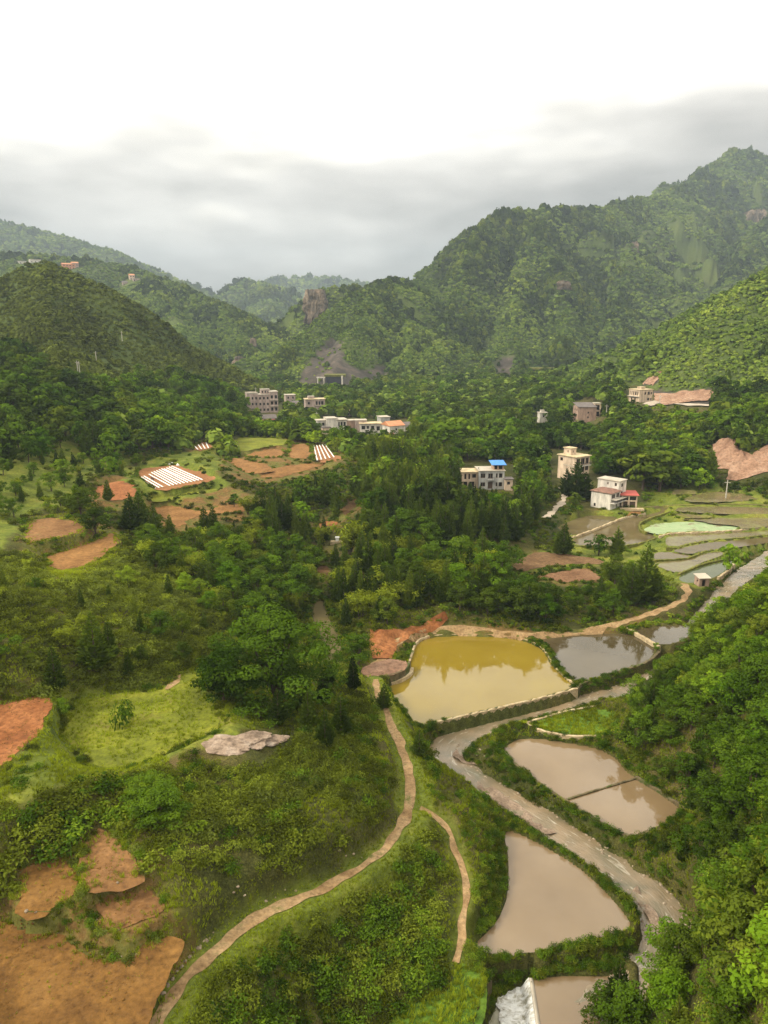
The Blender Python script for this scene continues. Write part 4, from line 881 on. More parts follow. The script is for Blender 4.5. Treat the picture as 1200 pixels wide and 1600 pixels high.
# ================================================================== buildings
def facade(mb, o, u, W, H, ops, n, dep=.18, holes=None):
    """a wall from o along u (2-D) with real openings; n = outward normal"""
    xs = sorted({0., W, *[min(max(q, 0), W) for p in ops for q in p[:2]]}); zs = sorted({0., H, *[q for p in ops for q in p[2:4]]})
    P = lambda a, z, k=0: (o[0] + u[0] * a - n[0] * k, o[1] + u[1] * a - n[1] * k, o[2] + z)
    for x0, x1 in zip(xs[:-1], xs[1:]):
        for z0, z1 in zip(zs[:-1], zs[1:]):
            c, d = (x0 + x1) / 2, (z0 + z1) / 2
            if any(p[0] < c < p[1] and p[2] < d < p[3] for p in ops): continue
            mb.quad(P(x0, z0), P(x1, z0), P(x1, z1), P(x0, z1))
    for x0, x1, z0, z1 in [p[:4] for p in ops]:
        mb.quad(P(x0, z0), P(x0, z0, dep), P(x0, z1, dep), P(x0, z1)); mb.quad(P(x1, z0), P(x1, z1), P(x1, z1, dep), P(x1, z0, dep))
        mb.quad(P(x0, z0), P(x1, z0), P(x1, z0, dep), P(x0, z0, dep)); mb.quad(P(x0, z1), P(x0, z1, dep), P(x1, z1, dep), P(x1, z1))
def block(root, off, Lb, La, h, wall, front=(), left=(), roof=('flat', 'concrete', .3), far=False, right=()):
    x0, y0, z0 = off; mb = MB()
    facade(mb, (x0, y0, z0), (1, 0), Lb, h, list(front), (0, -1)); facade(mb, (x0, y0 + La, z0), (0, -1), La, h, [(La - b, La - a, c, d) for a, b, c, d in left], (-1, 0))
    facade(mb, (x0 + Lb, y0, z0), (0, 1), La, h, list(right), (1, 0)); facade(mb, (x0 + Lb, y0 + La, z0), (-1, 0), Lb, h, [], (0, 1))
    mb.quad((x0, y0, z0 + h), (x0 + Lb, y0, z0 + h), (x0 + Lb, y0 + La, z0 + h), (x0, y0 + La, z0 + h))
    mb.box(x0 + .02, x0 + Lb - .02, y0 + .02, y0 + La - .02, z0 - 2.5, z0 + .02) if z0 < 1 else None
    mb.obj('wall', M[wall], root)
    for face, ops in (('f', front), ('l', left), ('r', right)):
        for a, b, c, d in ops:
            door = c < .25 and d - c > 1.5; fr = MB(); pn = MB(); t = .07
            def bx(m, u0, u1, v0, v1, k0, k1):
                if face == 'f': m.box(x0 + u0, x0 + u1, y0 + k0, y0 + k1, z0 + v0, z0 + v1)
                elif face == 'l': m.box(x0 + k0, x0 + k1, y0 + u0, y0 + u1, z0 + v0, z0 + v1)
                else: m.box(x0 + Lb - k1, x0 + Lb - k0, y0 + u0, y0 + u1, z0 + v0, z0 + v1)
            bx(pn, a + .002, b - .002, c + .002, d - .002, .14, .17)
            if far or door: pn.obj('door' if door else 'window', M['door' if door else 'glass'], root); continue
            bx(fr, a + .002, a + t, c + .002, d - .002, .08, .137); bx(fr, b - t, b - .002, c + .002, d - .002, .08, .137); bx(fr, a + t, b - t, c + .002, c + t, .08, .137); bx(fr, a + t, b - t, d - t, d - .002, .08, .137)
            if b - a > 1.1: bx(fr, (a + b) / 2 - .03, (a + b) / 2 + .03, c + t, d - t, .085, .137)
            w = fr.obj('window', M['frame'], root); pn.obj('pane', M['glass'], w)
    kind, mt, ov = roof[:3]; mb = MB(); z1 = z0 + h + .003
    if kind == 'flat': mb.box(x0 - ov, x0 + Lb + ov, y0 - ov, y0 + La + ov, z1, z1 + .22)
    elif kind == 'parapet':
        mb.box(x0 - ov, x0 + Lb + ov, y0 - ov, y0 + La + ov, z1, z1 + .15)
        for q in ((x0 - ov, x0 + Lb + ov, y0 - ov, y0 - ov + .15), (x0 - ov, x0 + Lb + ov, y0 + La + ov - .15, y0 + La + ov), (x0 - ov, x0 - ov + .15, y0 - ov + .15, y0 + La + ov - .15), (x0 + Lb + ov - .15, x0 + Lb + ov, y0 - ov + .15, y0 + La + ov - .15)): mb.box(*q, z1 + .15, z1 + .55)
    elif kind == 'hip':
        r = roof[3]; a, b, c, d = x0 - ov, x0 + Lb + ov, y0 - ov, y0 + La + ov; k = min(Lb, La) * .32
        mb.box(a, b, c, d, z1, z1 + .12); A = [(a, c, z1 + .12), (b, c, z1 + .12), (b, d, z1 + .12), (a, d, z1 + .12)]; T = [(a + k, c + k, z1 + r), (b - k, c + k, z1 + r), (b - k, d - k, z1 + r), (a + k, d - k, z1 + r)]
        for i in range(4): j = (i + 1) % 4; mb.quad(A[i], A[j], T[j], T[i])
        mb.quad(*T)
    elif kind == 'gable':
        r = roof[3]; a, b, c, d = x0 - ov, x0 + Lb + ov, y0 - ov, y0 + La + ov; m = (c + d) / 2
        mb.quad((a, c, z1), (b, c, z1), (b, m, z1 + r), (a, m, z1 + r)); mb.quad((b, d, z1), (a, d, z1), (a, m, z1 + r), (b, m, z1 + r)); mb.quad((a, c, z1), (a, m, z1 + r), (a, d, z1)); mb.quad((b, c, z1), (b, d, z1), (b, m, z1 + r))
        mb.quad((a, c, z1), (a, d, z1), (b, d, z1), (b, c, z1))
    elif kind == 'shed':
        r = roof[3]; a, b, c, d = x0 - ov, x0 + Lb + ov, y0 - ov, y0 + La + ov
        B = [(a, c, z1), (b, c, z1), (b, d, z1 + r), (a, d, z1 + r)]; Tt = [(p[0], p[1], p[2] + .1) for p in B]
        mb.quad(*B[::-1]); mb.quad(*Tt)
        for i in range(4): j = (i + 1) % 4; mb.quad(B[i], B[j], Tt[j], Tt[i])
    mb.obj('roof', M[mt], root)
def house_root(name, label, cat, px, py, z, phi, xyz=None, grp=None, sc=(1, .98)):
    p = at_z(px, py, z) if xyz is None else xyz; az = math.atan2(p[0], p[1])
    r = empty(name, p, math.radians(phi) - az); r.scale = (sc[0], sc[0], sc[1]); tag(r, label, cat, grp); return r
def spot(root, x, y, r):
    c, s_ = math.cos(root.rotation_euler[2]), math.sin(root.rotation_euler[2]); HOUSE_SPOTS.append((root.location[0] + x * c - y * s_, root.location[1] + x * s_ + y * c, r))
def rail(root, x0, x1, y, z, h=.9):
    mb = MB(); mb.box(x0, x1, y, y + .06, z + h - .07, z + h)
    k = max(2, int((x1 - x0) / .35))
    for i in range(k + 1): q = x0 + (x1 - x0 - .05) * i / k; mb.box(q, q + .05, y, y + .05, z, z + h - .07)
    mb.obj('railing', M['pipe'], root)

# cream house with roof tower
r = house_root('house', 'cream three storey house with a small tower on its flat roof', 'house', 898, 752, 5.6, 50, sc=(.94, .80))
fr = [(.35, 1.75, 3.0, 4.5), (2.1, 3.7, 2.6, 4.5), (4.05, 5.4, 3.0, 4.5), (.35, 1.75, 5.2, 7.3), (2.1, 3.7, 5.2, 7.3), (4.05, 5.4, 5.2, 7.3)]
block(r, (0, 0, 0), 5.8, 6.4, 7.8, 'plaster_cream', fr, [(4.7, 5.7, 6.0, 7.1)], ('flat', 'roof_pale', .35))
block(r, (1.2, 3.0, 8.03), 2.2, 2.6, 2.1, 'plaster_cream', [(.8, 1.2, .7, 1.5)], [(.9, 1.3, .7, 1.5)], ('flat', 'roof_pale', .22))
MB().box(-.12, -.002, 0, 4.4, 4.78, 4.95).obj('ledge', M['concrete'], r); MB().box(0.05, 5.75, -.7, -.002, 4.75, 4.93).obj('balcony', M['plaster_white'], r); rail(r, .1, 5.7, -.68, 4.93)
spot(r, 2.9, 3.2, 5.2)
# white house with brown roof and red-roofed annex
r = house_root('house', 'white house with brown tiled roof and red roofed annex by the paddies', 'house', 953, 797, 3.0, 62, sc=(.95, .80))
block(r, (0, 0, 0), 4.6, 5.4, 4.9, 'plaster_white', [(.5, 2.2, 3.2, 4.5), (2.7, 4.2, 3.2, 4.5), (2.9, 3.5, .4, 1.5)], [(4.0, 4.6, .3, 1.3)], ('hip', 'roof_brown', .35, .75))
block(r, (4.62, .4, 0), 3.6, 6.0, 7.6, 'plaster_white', [(1., 2., 3.2, 4.4), (1., 2., 5.8, 6.9)], [(.7, 1.3, 6.1, 7.1), (3.0, 3.4, 6.3, 7.0)], ('flat', 'concrete', .2))
MB().box(-.3, 6.2, -1.25, -.002, 2.0, 2.18).obj('balcony', M['plaster_white'], r); rail(r, -.25, 6.15, -1.22, 2.18); MB().box(.2, 6.2, -1.4, -.002, 3.02, 3.12).obj('awning', M['concrete'], r)
a = at_z(971, 792, 3.0); dv = Matrix.Rotation(-r.rotation_euler[2], 3, 'Z') @ (Vector(a) - r.location); ax = empty('annex', (dv.x, dv.y, 0), math.radians(12 - 62)); ax.parent = r
block(ax, (0, 0, 0), 3.9, 3.6, 3.6, 'plaster_cream', [(.4, 1.7, 2.1, 3.3), (2.0, 3.6, 2.1, 3.3), (.5, 1.6, .0, 1.75), (2.1, 3.5, .0, 1.75)], [(.8, 2.2, 2.1, 3.2)], ('shed', 'roof_red', .35, .5), far=True)
MB().box(-.6, 5.2, -2.4, -.9, -.5, .12).obj('patio', M['coping'], ax)
spot(r, 2.5, 3, 6.0); spot(r, 7, 0, 4)
# grey house with blue roof
r = house_root('house', 'grey two storey house with a blue sheet roof on top', 'house', 748, 765, 5.2, 10, sc=(.94, .84))
fr = [(.4, 1.7, .9, 2.2), (2.4, 3.7, .2, 2.3), (4.5, 5.0, .9, 2.2), (5.3, 6.3, .9, 2.2), (.4, 1.7, 3.5, 4.9), (2.4, 3.7, 3.3, 4.9), (4.5, 5.0, 3.5, 4.9), (5.3, 6.3, 3.5, 4.9)]
block(r, (0, 0, 0), 6.8, 6, 5.6, 'plaster_grey', fr, [], ('flat', 'concrete', .25))
block(r, (-4.4, 1.2, 0), 4.38, 5, 5.0, 'plaster_cream', [(.4, 1.5, .3, 2.2), (2., 3.4, .3, 2.2), (.6, 1.2, 2.9, 4.6), (1.7, 2.2, 2.9, 4.6), (2.7, 3.8, 3.3, 4.5)], [], ('flat', 'roof_pale', .3))
block(r, (3.9, .6, 5.83), 2.8, 3.6, 1.5, 'brick', [(.3, 1.0, .2, 1.3), (1.4, 2.4, .2, 1.3)], [], ('shed', 'roof_blue', .6, .55), far=True)
block(r, (6.83, -1.2, -.9), 2.0, 2.6, 4.2, 'plaster_cream', [(.5, 1.3, 2.6, 3.5)], [], ('flat', 'roof_grey', .3), far=True)
MB().box(2.2, 3.9, -.8, -.002, 2.9, 3.02).obj('balcony', M['plaster_grey'], r); rail(r, 2.2, 3.9, -.78, 3.02); tank = MB(); tank.tube((.1, 2, 5.9), (.1, 2, 6.5), .28, .28, 10); tank.obj('water_tank', M['plaster_white'], r)
spot(r, 2.5, 3, 5.5); spot(r, -2.5, 3.2, 3.5); spot(r, 7, 0, 3)
# brown brick house
r = house_root('house', 'bare brick house with two small gable windows on the wooded slope', 'house', 902, 664, 8.5, 15, sc=(.92, .84))
block(r, (0, 0, 0), 7.6, 8, 8.0, 'brick', [(3.9, 4.6, 3.0, 3.9), (3.9, 4.6, 5.1, 6.0)], [(1.5, 3., 1., 2.2), (1.5, 3., 3.6, 4.8), (1.5, 3., 6., 7.2), (4.5, 6, 3.6, 4.8), (4.5, 6, 6, 7.2)], ('shed', 'roof_grey', .3, 1.3))
block(r, (7.62, 3.5, 3.), 2.6, 3, 6.3, 'plaster_cream', [(.3, 2.2, .5, 2.6), (.3, 2.2, 3.4, 5.6)], [], ('flat', 'concrete', .15), far=True)
spot(r, 4, 4, 6.5)
# cream roadside house
r = house_root('house', 'cream flat roofed house beside the road cut on the hillside', 'house', 998, 629, 16.5, 44, sc=(.8, .74))
block(r, (0, 0, 0), 8.4, 7, 6.4, 'plaster_cream', [(3.2, 4.3, 3.9, 5.2), (5.2, 6.6, 3.7, 5.4), (7.2, 8.0, 3.9, 5.2), (5.2, 6.6, .8, 2.2), (7.2, 8.0, .8, 2.0)], [(.8, 1.5, 3.6, 5.6), (2., 3., 3.6, 5.6), (3.5, 4.2, 3.6, 5.6), (4.8, 5.4, 3.6, 5.6), (6., 6.5, 3.6, 5.6), (2.2, 3.2, .1, 2.3), (4.5, 5.4, .5, 2.2)], ('flat', 'roof_pale', .25))
MB().box(-1.0, -.002, .2, 6.9, 2.95, 3.12).obj('balcony', M['plaster_white'], r); block(r, (3.2, 2.5, 6.63), 2.6, 2.6, .9, 'plaster_cream', [], [], ('flat', 'roof_pale', .1), far=True)
spot(r, 4, 3.5, 7)
# village
def grid_ops(W, cols, floors, fh, w=.9, hh=1.2, z=.9): return [(W * (i + .5) / cols - w / 2, W * (i + .5) / cols + w / 2, z + f * fh, z + f * fh + hh) for i in range(cols) for f in range(floors)]
r = house_root('apartment_house', 'tall stepped pinkish village building of four storeys above the trees', 'building', 388, 646, 4.2, 8, sc=(.86, .96))
block(r, (0, 2, 0), 6.0, 8, 9.6, 'plaster_pink', grid_ops(6, 3, 3, 2.9), grid_ops(8, 2, 3, 2.9), ('parapet', 'concrete', .05), far=True)
block(r, (6.02, .8, 0), 6.4, 8, 9.0, 'plaster_pink', grid_ops(6.4, 3, 3, 2.9, 1.), [], ('flat', 'concrete', .2), far=True)
block(r, (12.45, 0, 0), 4.6, 8, 10.4, 'plaster_pink', grid_ops(4.6, 2, 3, 3.1, 1.3, 1.6), [], ('flat', 'concrete', .25), far=True)
block(r, (8, 3, 9.23), 5, 4, 2.2, 'plaster_pink', grid_ops(5, 3, 1, 3, .8, 1., .6), [], ('flat', 'concrete', .15), far=True)
MB().box(12.5, 17.0, -1.2, -.002, 3.2, 3.35).obj('balcony', M['concrete'], r); MB().box(12.5, 17.0, -1.2, -.002, 6.3, 6.45).obj('balcony', M['concrete'], r)
spot(r, 8, 3.5, 10.5)
r = house_root('house', 'two storey flat roofed village house with an open upper gallery', 'house', 478, 643, 5.2, 8)
block(r, (0, 0, 0), 9.4, 6, 5.8, 'plaster_pink', [(1., 2., 3.4, 4.6), (4.9, 5.8, 3.1, 4.9), (6.2, 7.1, 3.1, 4.9), (7.5, 8.6, 3.1, 4.9), (1., 2., .6, 1.8), (7.4, 8.2, .6, 1.8)], [], ('flat', 'roof_pale', .35), far=True)
block(r, (1.5, 2, 6.03), 3, 2.5, 1., 'plaster_pink', [], [], ('flat', 'concrete', .1), far=True); MB().box(4.6, 9.4, -.9, -.002, 2.8, 2.95).obj('balcony', M['concrete'], r); spot(r, 4.7, 3, 6)
r = house_root('house', 'low village house with a red awning under the pinkish building', 'house', 409, 664, 4.2, 14)
block(r, (0, 0, 0), 6.4, 5, 2.6, 'plaster_pink', [(.5, 1.8, .4, 1.7), (2.4, 3.6, .4, 1.7), (4.2, 5.6, .4, 1.7)], [], ('gable', 'roof_grey', .4, 1.6), far=True); MB().box(-.3, 6.6, -1.6, -.42, 2.2, 2.32).obj('awning', M['roof_red'], r); spot(r, 3.2, 2, 5)
r = house_root('house', 'white village house with a tall plain side wall behind a pointed cypress', 'house', 511, 680, 4.2, 12)
block(r, (0, 0, 0), 4.2, 6, 6.4, 'plaster_white', [], [(1, 1.8, 3.5, 4.6)], ('flat', 'concrete', .15), far=True)
block(r, (4.22, 0, 0), 3.6, 6, 5.8, 'plaster_white', [(.3, .9, 3.3, 5.0), (1.2, 2.0, 3.3, 5.0), (2.4, 3.3, 3.3, 5.0), (.5, 3., .3, 1.9)], [], ('flat', 'concrete', .5), far=True)
block(r, (-3.4, 1.5, 0), 3.38, 4, 5.6, 'plaster_white', [(.5, 1.2, 3.6, 4.8), (1.9, 2.8, 3.6, 4.8)], [], ('flat', 'concrete', .3), far=True)
block(r, (-2.2, -2.2, -.8), 3.2, 3.0, 4.0, 'plaster_cream', [(1.6, 2.2, 1.9, 2.9)], [], ('flat', 'roof_grey', .2), far=True)
block(r, (7.85, 1., 0), 5.2, 4, 5.2, 'brick', [(3.2, 3.9, 1.6, 2.4)], [], ('flat', 'concrete', .15), far=True); spot(r, 3.5, 2, 8.5)
r = house_root('house', 'long low village house with dark shop openings', 'house', 563, 679, 4.4, 4)
block(r, (0, 0, 0), 8.2, 5, 4.2, 'plaster_white', [(.5, 1.9, 2., 3.4), (2.5, 3.4, 2.2, 3.4), (4.2, 5.4, 2., 3.4), (6.3, 7.6, 1.5, 3.2)], [], ('flat', 'roof_pale', .4), far=True); block(r, (-1.8, 2.5, 0), 4.5, 4, 5.2, 'plaster_pink', [], [], ('flat', 'concrete', .1), far=True); spot(r, 4, 2.5, 6)
r = house_root('house', 'white village house with a pale orange tiled gable roof', 'house', 609, 683, 4.6, 30)
block(r, (0, 0, 0), 6.2, 6, 4.2, 'plaster_white', [(2.5, 3.3, 2.3, 3.2)], [(2., 3., 1.9, 3.)], ('gable', 'roof_orange', .4, 1.6), far=True); spot(r, 3, 3, 5)
r = house_root('shed', 'small shed with an orange tiled roof in front of the village', 'shed', 607, 690, 4.4, 40)
block(r, (0, 0, 0), 3.2, 3.2, 1.6, 'brick', [], [(.8, 1.6, .05, 1.45)], ('gable', 'roof_orange', .4, 1.3), far=True); spot(r, 1.6, 1.6, 3)
r = house_root('house', 'small white house on the far terraces above the cream house', 'house', 843, 661, 6., 20)
block(r, (0, 0, 0), 3.4, 3, 4.2, 'plaster_white', [(1.3, 2., 2.4, 3.3)], [], ('flat', 'concrete', .2), far=True); block(r, (.8, 1, 4.23), 1.4, 1.4, .9, 'plaster_white', [], [], ('flat', 'concrete', .1), far=True); spot(r, 1.7, 1.5, 4)
r = house_root('hut', 'tiny brick hut with a slab roof at the corner of the green pond', 'hut', 1092, 917, 1.6, 30)
block(r, (0, 0, 0), 1.8, 1.7, 1.5, 'brick', [(.5, 1.1, .05, 1.25)], [(.5, .9, .7, 1.1)], ('shed', 'concrete', .2, .25), far=True); spot(r, .8, .8, 1.6)
r = house_root('shed', 'pale roofed shed half hidden in the cypress grove', 'shed', 599, 742, 8.6, 25)
block(r, (0, 0, 0), 2.6, 2.4, 1.6, 'plaster_cream', [(.8, 1.5, .05, 1.4)], [], ('gable', 'roof_orange', .3, .8), far=True); spot(r, 1.3, 1.2, 2.6)
for i, (px, py, z, W, Hh, wl, rf, ph, lb) in enumerate(((447, 634, 5.2, 5., 5.5, 'plaster_pink', 'concrete', 10, 'narrow pinkish house right behind the tall stepped building'), (456, 640, 5., 4., 3., 'plaster_cream', 'roof_grey', 20, 'small cream house between the stepped building and the gallery house'), (533, 652, 4.6, 4.5, 2.8, 'plaster_cream', 'roof_pale', 14, 'low cream house behind the white village houses'),
   (486, 676, 4.4, 4.2, 2.6, 'plaster_white', 'concrete', 6, 'little white outbuilding left of the white village house'), (595, 668, 4.6, 4., 4.2, 'plaster_grey', 'concrete', 18, 'grey village house next to the shop openings'), (632, 676, 4.8, 3.6, 2.8, 'plaster_white', 'roof_grey', 24, 'small grey roofed house at the end of the village'), (812, 668, 6.2, 3.2, 2., 'plaster_cream', 'roof_pale', 30, 'low cream shed beside the two poles on the far terraces'), (930, 650, 9., 3., 2.6, 'plaster_cream', 'concrete', 20, 'small outbuilding beside the bare brick house'))):
    r = house_root('house', lb, 'house', px, py, z, ph); block(r, (0, 0, 0), W, 5, Hh, wl, grid_ops(W, max(2, int(W / 1.8)), max(1, int(Hh / 2.7)), 2.7, .8, 1.1), [], ('gable', rf, .35, 1.2) if 'grey' in rf else ('flat', rf, .3), far=True); spot(r, W / 2, 2.5, W * .6 + 1.5)
for px, py, W, Hh, wl, rf, lb in ((98, 420, 15, 6, 'roof_orange', 'roof_orange', 'orange walled house high on the far terraced slope'), (113, 419, 8, 7, 'brick', 'roof_orange', 'reddish house beside the orange one on the far slope'), (29, 412, 10, 4, 'plaster_white', 'concrete', 'white house at the left end of the far slope'),
      (47, 410, 13, 4.5, 'plaster_white', 'roof_pale', 'long pale house just above the conical hill'), (203, 437, 6, 6, 'plaster_cream', 'roof_orange', 'cream house above the terraces on the far slope'), (208, 440, 8, 4, 'plaster_pink', 'concrete', 'low pinkish house below the cream one on the far slope'), (192, 446, 6, 4, 'plaster_pink', 'roof_grey', 'small grey roofed house among trees on the far slope')):
    p = hit_hill(px, py, 'left_mid_slope'); r = house_root('house', lb, 'house', 0, 0, 0, 12, p, 'houses on the far slope')
    block(r, (0, 0, 0), W, 7, Hh, wl, grid_ops(W, max(2, int(W / 3.5)), max(1, int(Hh / 3)), 3.0, 1.2, 1.4), [], ('gable', rf, .4, 1.8) if 'roof_o' in rf or 'grey' in rf else ('flat', rf, .3), far=True); HOUSE_SPOTS.append((p[0] + W / 2, p[1], W * .8 + 3))

# ------------------------------------------------------------------ poles
def pole(px, py, top, lb, arm=True):
    p = hit(px, py); d = math.hypot(p[1], CAMZ - p[2]); h = max(4.5, (py - top) / F_PX * d)
    r = empty('utility_pole', p - np.array([0, 0, .3]), random.uniform(-.5, .5)); tag(r, lb, 'pole', 'utility poles')
    mb = MB(); mb.tube((0, 0, 0), (0, 0, h + .3), .17, .11, 8); mb.obj('shaft', M['pole'], r)
    if arm: MB().box(-.7, .7, -.05, .05, h - .35, h - .25).obj('crossarm', M['pole'], r)
    HOUSE_SPOTS.append((p[0], p[1], 1.2))
for a in ((122, 585, 566, 'first pole of the pair on the conical hill'), (125, 586, 567, 'second pole of the pair on the conical hill'), (151, 568, 553, 'single pole right of the pair on the conical hill'), (191, 533, 518, 'highest pole on the shoulder of the conical hill'), (803, 668, 652, 'shorter pole of two on the far terraces'), (806, 668, 650, 'taller pole of two on the far terraces'),
          (1030, 636, 618, 'pole beside the hillside road below the cream house'), (1144, 627, 611, 'pole by the road on the hillside at the right'), (1134, 778, 760, 'pole standing in the olive paddies'), (1006, 710, 692, 'pole among trees behind the white house'), (947, 652, 632, 'pole beside the bare brick house'), (735, 712, 697, 'pole in the woods above the grey house'), (495, 660, 645, 'pole in front of the two storey village house'), (400, 622, 606, 'pole behind the pinkish village building')): pole(*a)

# ------------------------------------------------------------------ walls and copings round the water
def wall_line(P, z, top, bot, width, name, label, mat, cat='wall', wob=.08):
    S = smooth_poly([at_z(x, y, z) for x, y in P], 2, False); D = [S[0]]
    for a, b in zip(S[:-1], S[1:]):
        k = max(1, int(np.hypot(*(b - a)[:2]) / .35))
        for j in range(1, k + 1): D.append(a + (b - a) * j / k)
    D = np.array(D); T = np.gradient(D[:, :2], axis=0); T /= np.linalg.norm(T, axis=1)[:, None] + 1e-9; Nn = np.stack([-T[:, 1], T[:, 0]], -1); V = []; n = len(D)
    for i in range(n):
        a = width / 2 * (1 + wob * 3 * (vnoise(D[i, 0] * 3, D[i, 1] * 3, 5) - .5)); zt = z + top + wob * 1.6 * (vnoise(D[i, 0] * 2.2, D[i, 1] * 2.2, 15) - .5)
        for s_, zz in ((-1.15, z + bot), (-1, zt - .04), (-.75, zt), (.75, zt), (1, zt - .04), (1.15, z + bot)): q = D[i, :2] + Nn[i] * s_ * a; V.append((q[0], q[1], zz))
    Fc = [(i * 6 + j, i * 6 + j + 1, (i + 1) * 6 + j + 1, (i + 1) * 6 + j) for i in range(n - 1) for j in range(5)] + [tuple(range(5, -1, -1)), tuple(range((n - 1) * 6, n * 6))]
    return tag(link(name, mesh_np(name, V, Fc, (M[mat],))), label, cat)
wall_line([(650,1138),(700,1126),(760,1112),(840,1094),(902,1077)], 1.0, .24, -1.8, .32, 'pond_wall', 'stone wall holding the yellow pond above the stream', 'coping')
wall_line([(902,1077),(905,1070),(960,1055),(1014,1036),(1030,1020)], 1.0, .28, -2.0, .4, 'pond_wall', 'mossy stone wall below the dark brown pond', 'wallstone')
wall_line([(637,1044),(642,1028),(650,1004),(673,995)], 1.0, .34, -.8, .28, 'pond_edge', 'pale curved kerb at the head of the yellow pond', 'coping', 'kerb')
wall_line([(673,995),(720,992),(790,995),(826,1002),(851,1015),(864,1040),(886,1062),(903,1075)], 1.0, .26, -.8, .24, 'pond_wall', 'low stone dyke between the yellow and the brown pond', 'coping')
wall_line([(980,984),(1004,998),(1030,1014)], 1.1, .42, -.8, .5, 'pond_wall', 'short stone dyke between the brown pond and the small pond', 'coping')
wall_line([(876,1253),(930,1236),(997,1216)], .6, .14, -.8, .22, 'pond_wall', 'thin low wall dividing the two muddy ponds', 'wallstone')
wall_line([(994,1217),(1030,1238),(1072,1268)], .6, .35, -.8, .3, 'pond_wall', 'low wall between the muddy pond and the wooded bank', 'wallstone')
wall_line([(776,1172),(838,1224),(880,1252),(930,1283),(985,1313),(1014,1301)], .6, .26, -2., .35, 'pond_wall', 'overgrown stone wall between the muddy ponds and the stream', 'wallstone')
wall_line([(822,1131),(880,1113),(945,1102)], 1.2, .2, -2.2, .3, 'plot_wall', 'pale wall along the stream side of the green grass plot', 'coping')
wall_line([(822,1132),(842,1143),(900,1153),(955,1150)], 1.2, .2, -.9, .3, 'plot_wall', 'pale wall between the green plot and the muddy pond', 'coping')
for P, z, lb in (([(892,841),(930,828),(974,809),(1008,803)], 2., 'pale dyke between the two flooded paddies by the white house'), ([(1010,833),(1000,828),(998,819),(1012,811),(1050,800)], 2.2, 'grassy dyke curving round the duckweed paddy'), ([(1030,839),(1044,834),(1110,832),(1155,829),(1215,824)], 2.1, 'long stone dyke below the duckweed paddy'), ([(1041,857),(1060,857),(1074,851),(1110,845),(1155,842),(1215,835)], 1.7, 'wavy dyke between the second and third paddy'), ([(1020,877),(1040,876),(1078,873),(1100,862),(1131,858)], 1.5, 'dyke above the yellow green paddy'), ([(1060,898),(1097,882),(1148,871)], 1.35, 'straight dyke above the dark green pond'), ([(1122,904),(1138,893),(1148,880)], 1.3, 'pale stone kerb between the green pond and the stream'), ([(895,853),(933,855),(990,853),(1025,842)], 1.8, 'dyke below the curved flooded paddy')):
    wall_line(P, z, .24, -.9, .42, 'paddy_dyke', lb, 'coping' if 'pale' in lb or 'stone' in lb else 'verge', 'dyke', .16)
# platform with its curved retaining wall
V, Fc = drape(platform, .5, .07, lambda x, y: 2.3 + .35 * np.maximum(0, fbm(x * .7, y * .7, 5, 3) - .45)); tag(link('platform', mesh_np('platform', V, Fc, (M['scar'],), True)), 'bare earth platform at the corner of the yellow pond', kind='structure')
wall_line([(640,1037),(637,1046),(622,1056),(600,1061),(575,1064),(556,1062)], 2.0, .45, -.9, .3, 'retaining_wall', 'curved upper retaining wall of the earth platform', 'wallstone')
wall_line([(644,1046),(641,1054),(625,1064),(602,1069),(575,1072),(552,1070)], 1.2, .28, -1., .5, 'retaining_wall', 'lower pale tier of the curved platform wall', 'coping')
# bare earth
def bare(P, res, off, amp, ns, mat, label, name='bare_slope'):
    W = [hit(x, y)[:2] for x, y in P]; R = rough_edge(W, .4, 1.2, 3); V, Fc = drape(R, res, off); V[:, 2] += amp * (ridged(V[:, 0] / ns, V[:, 1] / ns, 33, 4) - .5) * np.clip(-sdist(R, V[:, 0], V[:, 1]) / (res * 2), 0, 1)
    return tag(link(name, mesh_np(name, V, Fc, (M[mat],), True)), label, kind='structure')
bare(SCAR, .8, .3, 3.6, 4., 'scar', 'bare pinkish landslip on the slope above the paddies')
bare(EARTHBANK, .4, .12, 1.2, 2.2, 'soil_red', 'orange cut bank beside the pond road')
bare([(572,615),(582,600),(596,600),(603,610),(592,618)], 1.5, .4, .5, 4, 'soil_red', 'small orange clearing below the rock cutting')
bare([(254,1078),(268,1060),(284,1052),(280,1066),(262,1078)], .4, .08, .2, 1, 'path', 'trodden bare patch at the top of the meadow')
bare([(1022,616),(1060,613),(1115,612),(1116,628),(1070,630),(1026,628)], 1.2, .5, 1.5, 5., 'scar', 'pale road cutting beside the cream hillside house')
bare([(1003,600),(1018,588),(1038,581),(1030,592),(1020,604)], 1.2, .4, 1.2, 5., 'scar', 'bare scar above the cream hillside house')
rd = [hit(x, y) for x, y in [(1010,634),(1040,634),(1075,635),(1110,635),(1150,631),(1210,628)]]; V, Fc = ribbon(smooth_poly(rd, 2, False), 1.7, .5, 5, 1.5, lambda x, y: all_h(x, y)[0], .1, 3); tag(link('road', mesh_np('road', V, Fc, (M['road'],), True)), 'pale road running along the wooded hillside', kind='structure')
